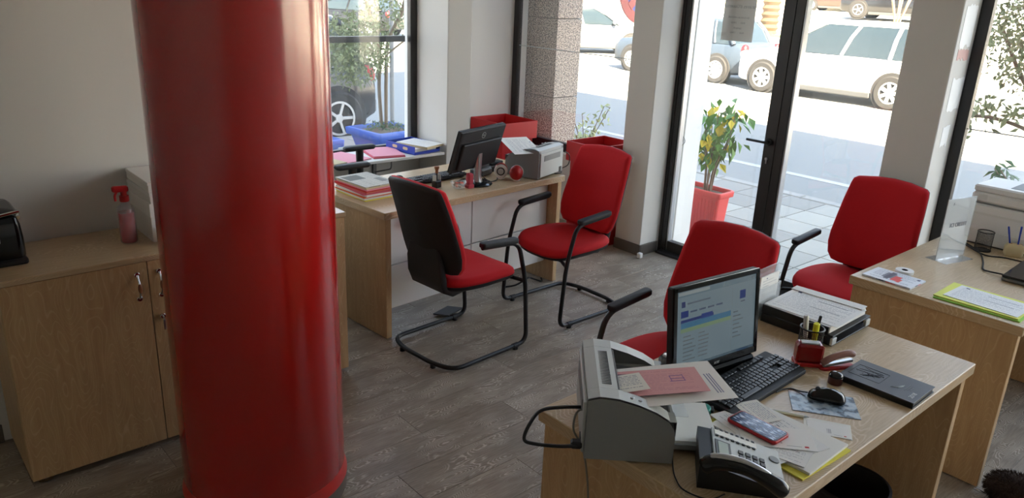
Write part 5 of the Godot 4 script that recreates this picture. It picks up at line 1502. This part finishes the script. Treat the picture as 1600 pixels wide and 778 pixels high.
	for z in [-0.135, 0.135]: obj("label_holder", mb().cbox(V(0.139, 0.018, z), V(0.010, 0.026, 0.034), 0.002), M.light_grey, tr2)
	sheet("paper_pile", "wad of papers filling the black document tray", "papers", V(-1.262, T + 0.0445, -2.680), V(0.268, 0.024, 0.283), deg_to_rad(1), M.paper)
	sheet("printed_sheet", "printed form topmost on the black document tray", "paper", V(-1.255, T + 0.069, -2.672), V(0.285, 0.0015, 0.25), deg_to_rad(3), M.page_form)
	sheet("paper_pile", "dog-eared grey sheet at the back of the document tray", "papers", V(-1.27, T + 0.071, -2.80), V(0.28, 0.003, 0.05), deg_to_rad(5), M.white_soft)
	# acrylic leaflet holder behind it
	var ah = thing("leaflet_holder", "clear acrylic leaflet holder between the monitor and the document tray", "leaflet holder", V(-1.413, T, -2.52), deg_to_rad(2))
	obj("base_plate", mb().cbox(V(0, 0.0015, 0), V(0.028, 0.003, 0.30), 0.001), M.clear, ah)
	obj("back_plate", mb().cbox(V(-0.011, 0.1, 0), V(0.003, 0.195, 0.30), 0.001), M.clear, ah)
	obj("front_plate", mb().cbox(V(0.012, 0.065, 0), V(0.003, 0.125, 0.30), 0.001), M.clear, ah)
	for z in [-0.149, 0.0, 0.149]: obj("side_plate", mb().cbox(V(0.0005, 0.065, z), V(0.019, 0.125, 0.003), 0.0008), M.clear, ah)
	for e in [[-0.076, 0.165, M.page_b, "pale printed leaflets in the clear holder, nearer the document tray"], [0.073, 0.15, M.page_hand, "small cards in the clear holder, nearer the monitor"]]:
		var lf = tag(obj("leaflet", mb().cbox(V(0, e[1] / 2, 0), V(0.006, e[1], 0.135), 0.0005, -1, true), e[2]), e[3], "leaflet")
		lf.transform = rot(deg_to_rad(2), V(-1.413, T + 0.0035, -2.52)) * Transform3D(Basis(), V(0.0, 0, e[0]))
	# under and beside the desk
	var bn = thing("waste_bin", "dark round waste bin under the nearest desk", "waste bin", V(-0.93, 0, -2.50))
	obj("wall", mb().lathe([Vector2(0, 0), Vector2(0.10, 0), Vector2(0.128, 0.29), Vector2(0.133, 0.295), Vector2(0.125, 0.295), Vector2(0.098, 0.008), Vector2(0, 0.008)], 28), M.black_soft, bn)
	obj("rim", mb().lathe([Vector2(0.126, 0.285), Vector2(0.135, 0.288), Vector2(0.135, 0.298), Vector2(0.126, 0.300)], 28), M.black, bn)
	var fb = thing("fur_bag", "dark brown furry bag on the floor beside the window-side desk", "bag", V(-0.60, 0.0, -3.33))
	obj("body", mb().ball(V(0, 0.068, 0), V(0.115, 0.068, 0.085), 20, 12), M.fur, fb)
	var fm = mb()
	for i in 3500:
		var d = V(rng.randfn(), rng.randfn(), rng.randfn()).normalized()
		var p = V(0, 0.068, 0) + d * V(0.113, 0.064, 0.083)
		if p.y < 0.012: continue
		var t = (d + V(rng.randfn(), rng.randfn() - 0.4, rng.randfn()) * 0.45).normalized()
		fm.leaf(p, t, d.cross(V(0.3, 0.9, 0.2)).normalized(), 0.022, 0.002)
	obj("fur", fm, M.fur, fb).set_meta("kind", "stuff")
	var rg = []
	for i in 16: rg.append(V(-0.125 + 0.02 * cos(TAU * i / 16), 0.02 + 0.01 * sin(TAU * i / 16), 0.03 + 0.014 * sin(TAU * i / 16)))
	obj("metal_ring", mb().tube(rg, 0.004, 6, true), M.chrome, fb)

func build_right_desk():
	# acrylic sign
	var sg = thing("acrylic_sign", "upright clear acrylic sign holder with a printed white sheet", "sign holder", V(-1.251, T, -3.972), -atan2(0.05, 0.203))
	obj("base_plate", mb().cbox(V(0.0, 0.0015, 0), V(0.11, 0.003, 0.208), 0.001), M.clear, sg)
	for x in [-0.003, 0.003]: obj("clear_plate", mb().cbox(V(x, 0.155, 0), V(0.0025, 0.302, 0.21), 0.0008), M.clear, sg)
	obj("insert", mb().cbox(V(0, 0.156, 0), V(0.001, 0.296, 0.206), 0.0), M.white_soft, sg)
	var fc = func(y, z): return Transform3D(Basis(V(0, 0, -1), V(0, 1, 0), V(1, 0, 0)), V(0.0047, y, z))
	text("sign_text", "ICI CREDIT", 0.020, fc.call(0.175, 0.0), M.ink, sg, 0.0006)
	text("sign_mark", "f -", 0.014, fc.call(0.28, 0.06), M.ink, sg, 0.0006)
	sheet("leaflet_stack", "small stack of leaflets with a red shape printed on top", "leaflets", V(-1.288, T, -3.445), V(0.215, 0.008, 0.155), deg_to_rad(-1), M.leaflet)
	var tp = thing("tape_roll", "roll of white tape lying behind the leaflet stack", "tape", V(-1.292, T, -3.565))
	obj("roll", mb().lathe([Vector2(0.014, 0), Vector2(0.038, 0), Vector2(0.039, 0.002), Vector2(0.039, 0.014), Vector2(0.038, 0.016), Vector2(0.014, 0.016), Vector2(0.014, 0)], 28), M.white, tp)
	obj("core", mb().lathe([Vector2(0.012, 0.001), Vector2(0.0145, 0.001), Vector2(0.0145, 0.0155), Vector2(0.012, 0.0155), Vector2(0.012, 0.001)], 20), M.dark_grey, tp)
	sheet("green_folder", "green folder at the bottom on the window-side desk edge", "folder", V(-0.925, T, -3.480), V(0.325, 0.006, 0.24), deg_to_rad(2), M.green_card)
	sheet("yellow_folder", "yellow-green folder on the green one by the laptop", "folder", V(-0.930, T + 0.0064, -3.487), V(0.32, 0.005, 0.235), deg_to_rad(1), mat(Color8(222, 226, 110), 0.8))
	sheet("printed_sheet", "printed sheet lying on the yellow and green folders", "paper", V(-0.915, T + 0.0118, -3.485), V(0.285, 0.002, 0.19), deg_to_rad(-2), M.page_form)
	# white office printer
	var wp = thing("office_printer", "bulky white office printer beside the right-hand window", "printer", V(-1.12, T, -4.485))
	obj("body", mb().cbox(V(0, 0.112, 0), V(0.42, 0.205, 0.28), 0.012), M.white, wp)
	obj("seam", mb().cbox(V(0, 0.217, 0), V(0.412, 0.008, 0.272), 0.001), M.grey, wp)
	obj("scanner_body", mb().cbox(V(0, 0.246, 0), V(0.425, 0.05, 0.285), 0.010), M.white, wp)
	obj("lid", mb().cbox(V(0.0, 0.290, 0), V(0.42, 0.036, 0.28), 0.010), M.white, wp)
	obj("top_glass", mb().cbox(V(0.06, 0.3085, 0.0), V(0.24, 0.003, 0.18), 0.001), M.grey, wp)
	obj("front_band", mb().cbox(V(0, 0.165, 0.141), V(0.40, 0.012, 0.003), 0.001), M.white_soft, wp)
	obj("front_tray", mb().cbox(V(0, 0.045, 0.141), V(0.38, 0.07, 0.004), 0.001), M.white_soft, wp)
	obj("side_button_plate", mb().cbox(V(-0.16, 0.25, 0.1425), V(0.04, 0.026, 0.003), 0.001), M.white_soft, wp)
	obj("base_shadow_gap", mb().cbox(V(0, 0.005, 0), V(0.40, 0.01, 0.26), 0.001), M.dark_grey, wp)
	mesh_cup("black wire mesh cup standing empty in front of the white printer", V(-1.203, T, -4.262), 0.037, 0.098)
	var wh = thing("wooden_pen_block", "chamfered pale wood pen block in front of the white printer", "pen holder", V(-1.075, T, -4.295), deg_to_rad(20))
	obj("block", mb().pillow(rr(0.085, 0.06, 0.012, 2), [[0.008, 1, 0], [0, 1, 0.012], [0, 1, 0.045], [0.012, 1, 0.062], [0.012, 0.1, 0.062]], func(x, b, h): return V(x, h, b)), M.cream, wh)
	for x in [-0.018, 0.012]: obj("hole", mb().cyl(V(x, 0.0625, 0), 0.006, 0.001, 12, 0.0002), M.wood_brown, wh)
	pen("blue_pen", "blue pen leaning in the wooden block, nearer the mesh cup", V(-1.095, T + 0.05, -4.29), V(-1.118, T + 0.145, -4.28), 0.004, M.blue, M.blue)
	pen("blue_pen", "blue pen standing straighter in the wooden block, away from the mesh cup", V(-1.064, T + 0.05, -4.30), V(-1.072, T + 0.15, -4.315), 0.004, M.blue, M.blue)
	var lp = thing("laptop", "closed dark laptop lying on the window-side desk", "laptop", V(-0.865, T, -4.02), deg_to_rad(2))
	obj("base", mb().cbox(V(0, 0.011, 0), V(0.245, 0.016, 0.35), 0.005), M.mid_grey, lp)
	obj("lid", mb().cbox(V(0, 0.0245, 0), V(0.245, 0.010, 0.35), 0.004), M.gloss_black, lp)
	for z in [0.12, 0.06]: obj("port", mb().cbox(V(-0.1225, 0.011, z), V(0.002, 0.006, 0.016), 0.0005), M.black, lp)
	for x in [-0.1, 0.1]:
		for z in [-0.15, 0.15]: obj("foot", mb().cyl(V(x, 0.0015, z), 0.008, 0.003, 10, 0.0005), M.black, lp)
	wire("laptop_cable", "black cable winding across the window-side desk to the laptop", [V(-1.368, T + 0.005, -4.335), V(-1.291, T + 0.005, -4.30), V(-1.19, T + 0.005, -4.19), V(-1.126, T + 0.005, -4.05), V(-1.085, T + 0.005, -3.93), V(-1.05, T + 0.008, -3.91), V(-1.005, T + 0.012, -3.905), V(-0.992, T + 0.012, -3.905)], 0.004, M.cable)
	wire("printer_cable", "second black cable running behind the wooden pen block", [V(-1.36, T + 0.004, -4.350), V(-1.27, T + 0.004, -4.262), V(-1.16, T + 0.004, -4.175), V(-1.085, T + 0.004, -4.215), V(-1.0, T + 0.004, -4.225), V(-0.93, T + 0.004, -4.24)], 0.0035, M.cable)

func _ready():
	rng.seed = 20240607
	# camera
	var p = deg_to_rad(18.92); var yw = deg_to_rad(-48.2); var ro = deg_to_rad(2.45)
	var f = V(sin(yw) * cos(p), -sin(p), -cos(yw) * cos(p))
	var rt = V(cos(yw), 0, sin(yw))
	var up = rt.cross(f)
	var cam = Camera3D.new()
	cam.name = "camera"
	cam.transform = Transform3D(Basis(rt * cos(ro) + up * sin(ro), -rt * sin(ro) + up * cos(ro), -f), V(0, 1.93, 0))
	cam.fov = rad_to_deg(2.0 * atan(389.0 / 1210.0))
	cam.near = 0.05; cam.far = 400.0
	add_child(cam)
	cam.current = true
	# sky
	var sm = ProceduralSkyMaterial.new()
	sm.sky_top_color = Color(0.50, 0.57, 0.66)
	sm.sky_horizon_color = Color(0.91, 0.91, 0.88)
	sm.ground_bottom_color = Color(0.45, 0.43, 0.40)
	sm.ground_horizon_color = Color(0.70, 0.72, 0.72)
	sm.sky_energy_multiplier = 1.0
	var sky = Sky.new(); sky.sky_material = sm
	var env = Environment.new()
	env.background_mode = Environment.BG_SKY
	env.sky = sky
	env.background_energy_multiplier = 3.6
	env.ambient_light_source = Environment.AMBIENT_SOURCE_DISABLED
	env.tonemap_mode = Environment.TONE_MAPPER_LINEAR
	env.tonemap_exposure = 3.0
	env.sdfgi_enabled = true; env.ssao_enabled = true; env.ssil_enabled = true
	var we = WorldEnvironment.new(); we.environment = env; we.name = "world_environment"
	add_child(we)
	# sun, behind the building
	var sun = DirectionalLight3D.new()
	sun.name = "sun"
	sun.light_color = Color(1.0, 0.93, 0.80)
	sun.light_energy = 9.5
	sun.shadow_enabled = true
	sun.light_angular_distance = 0.53
	add_child(sun)
	sun.look_at_from_position(V(10, 11.2, 6.8), Vector3.ZERO, Vector3.UP)

	make_materials()
	build_room()
	build_outside()
	build_furniture()
	build_left_side()
	build_near_desk()
	build_right_desk()
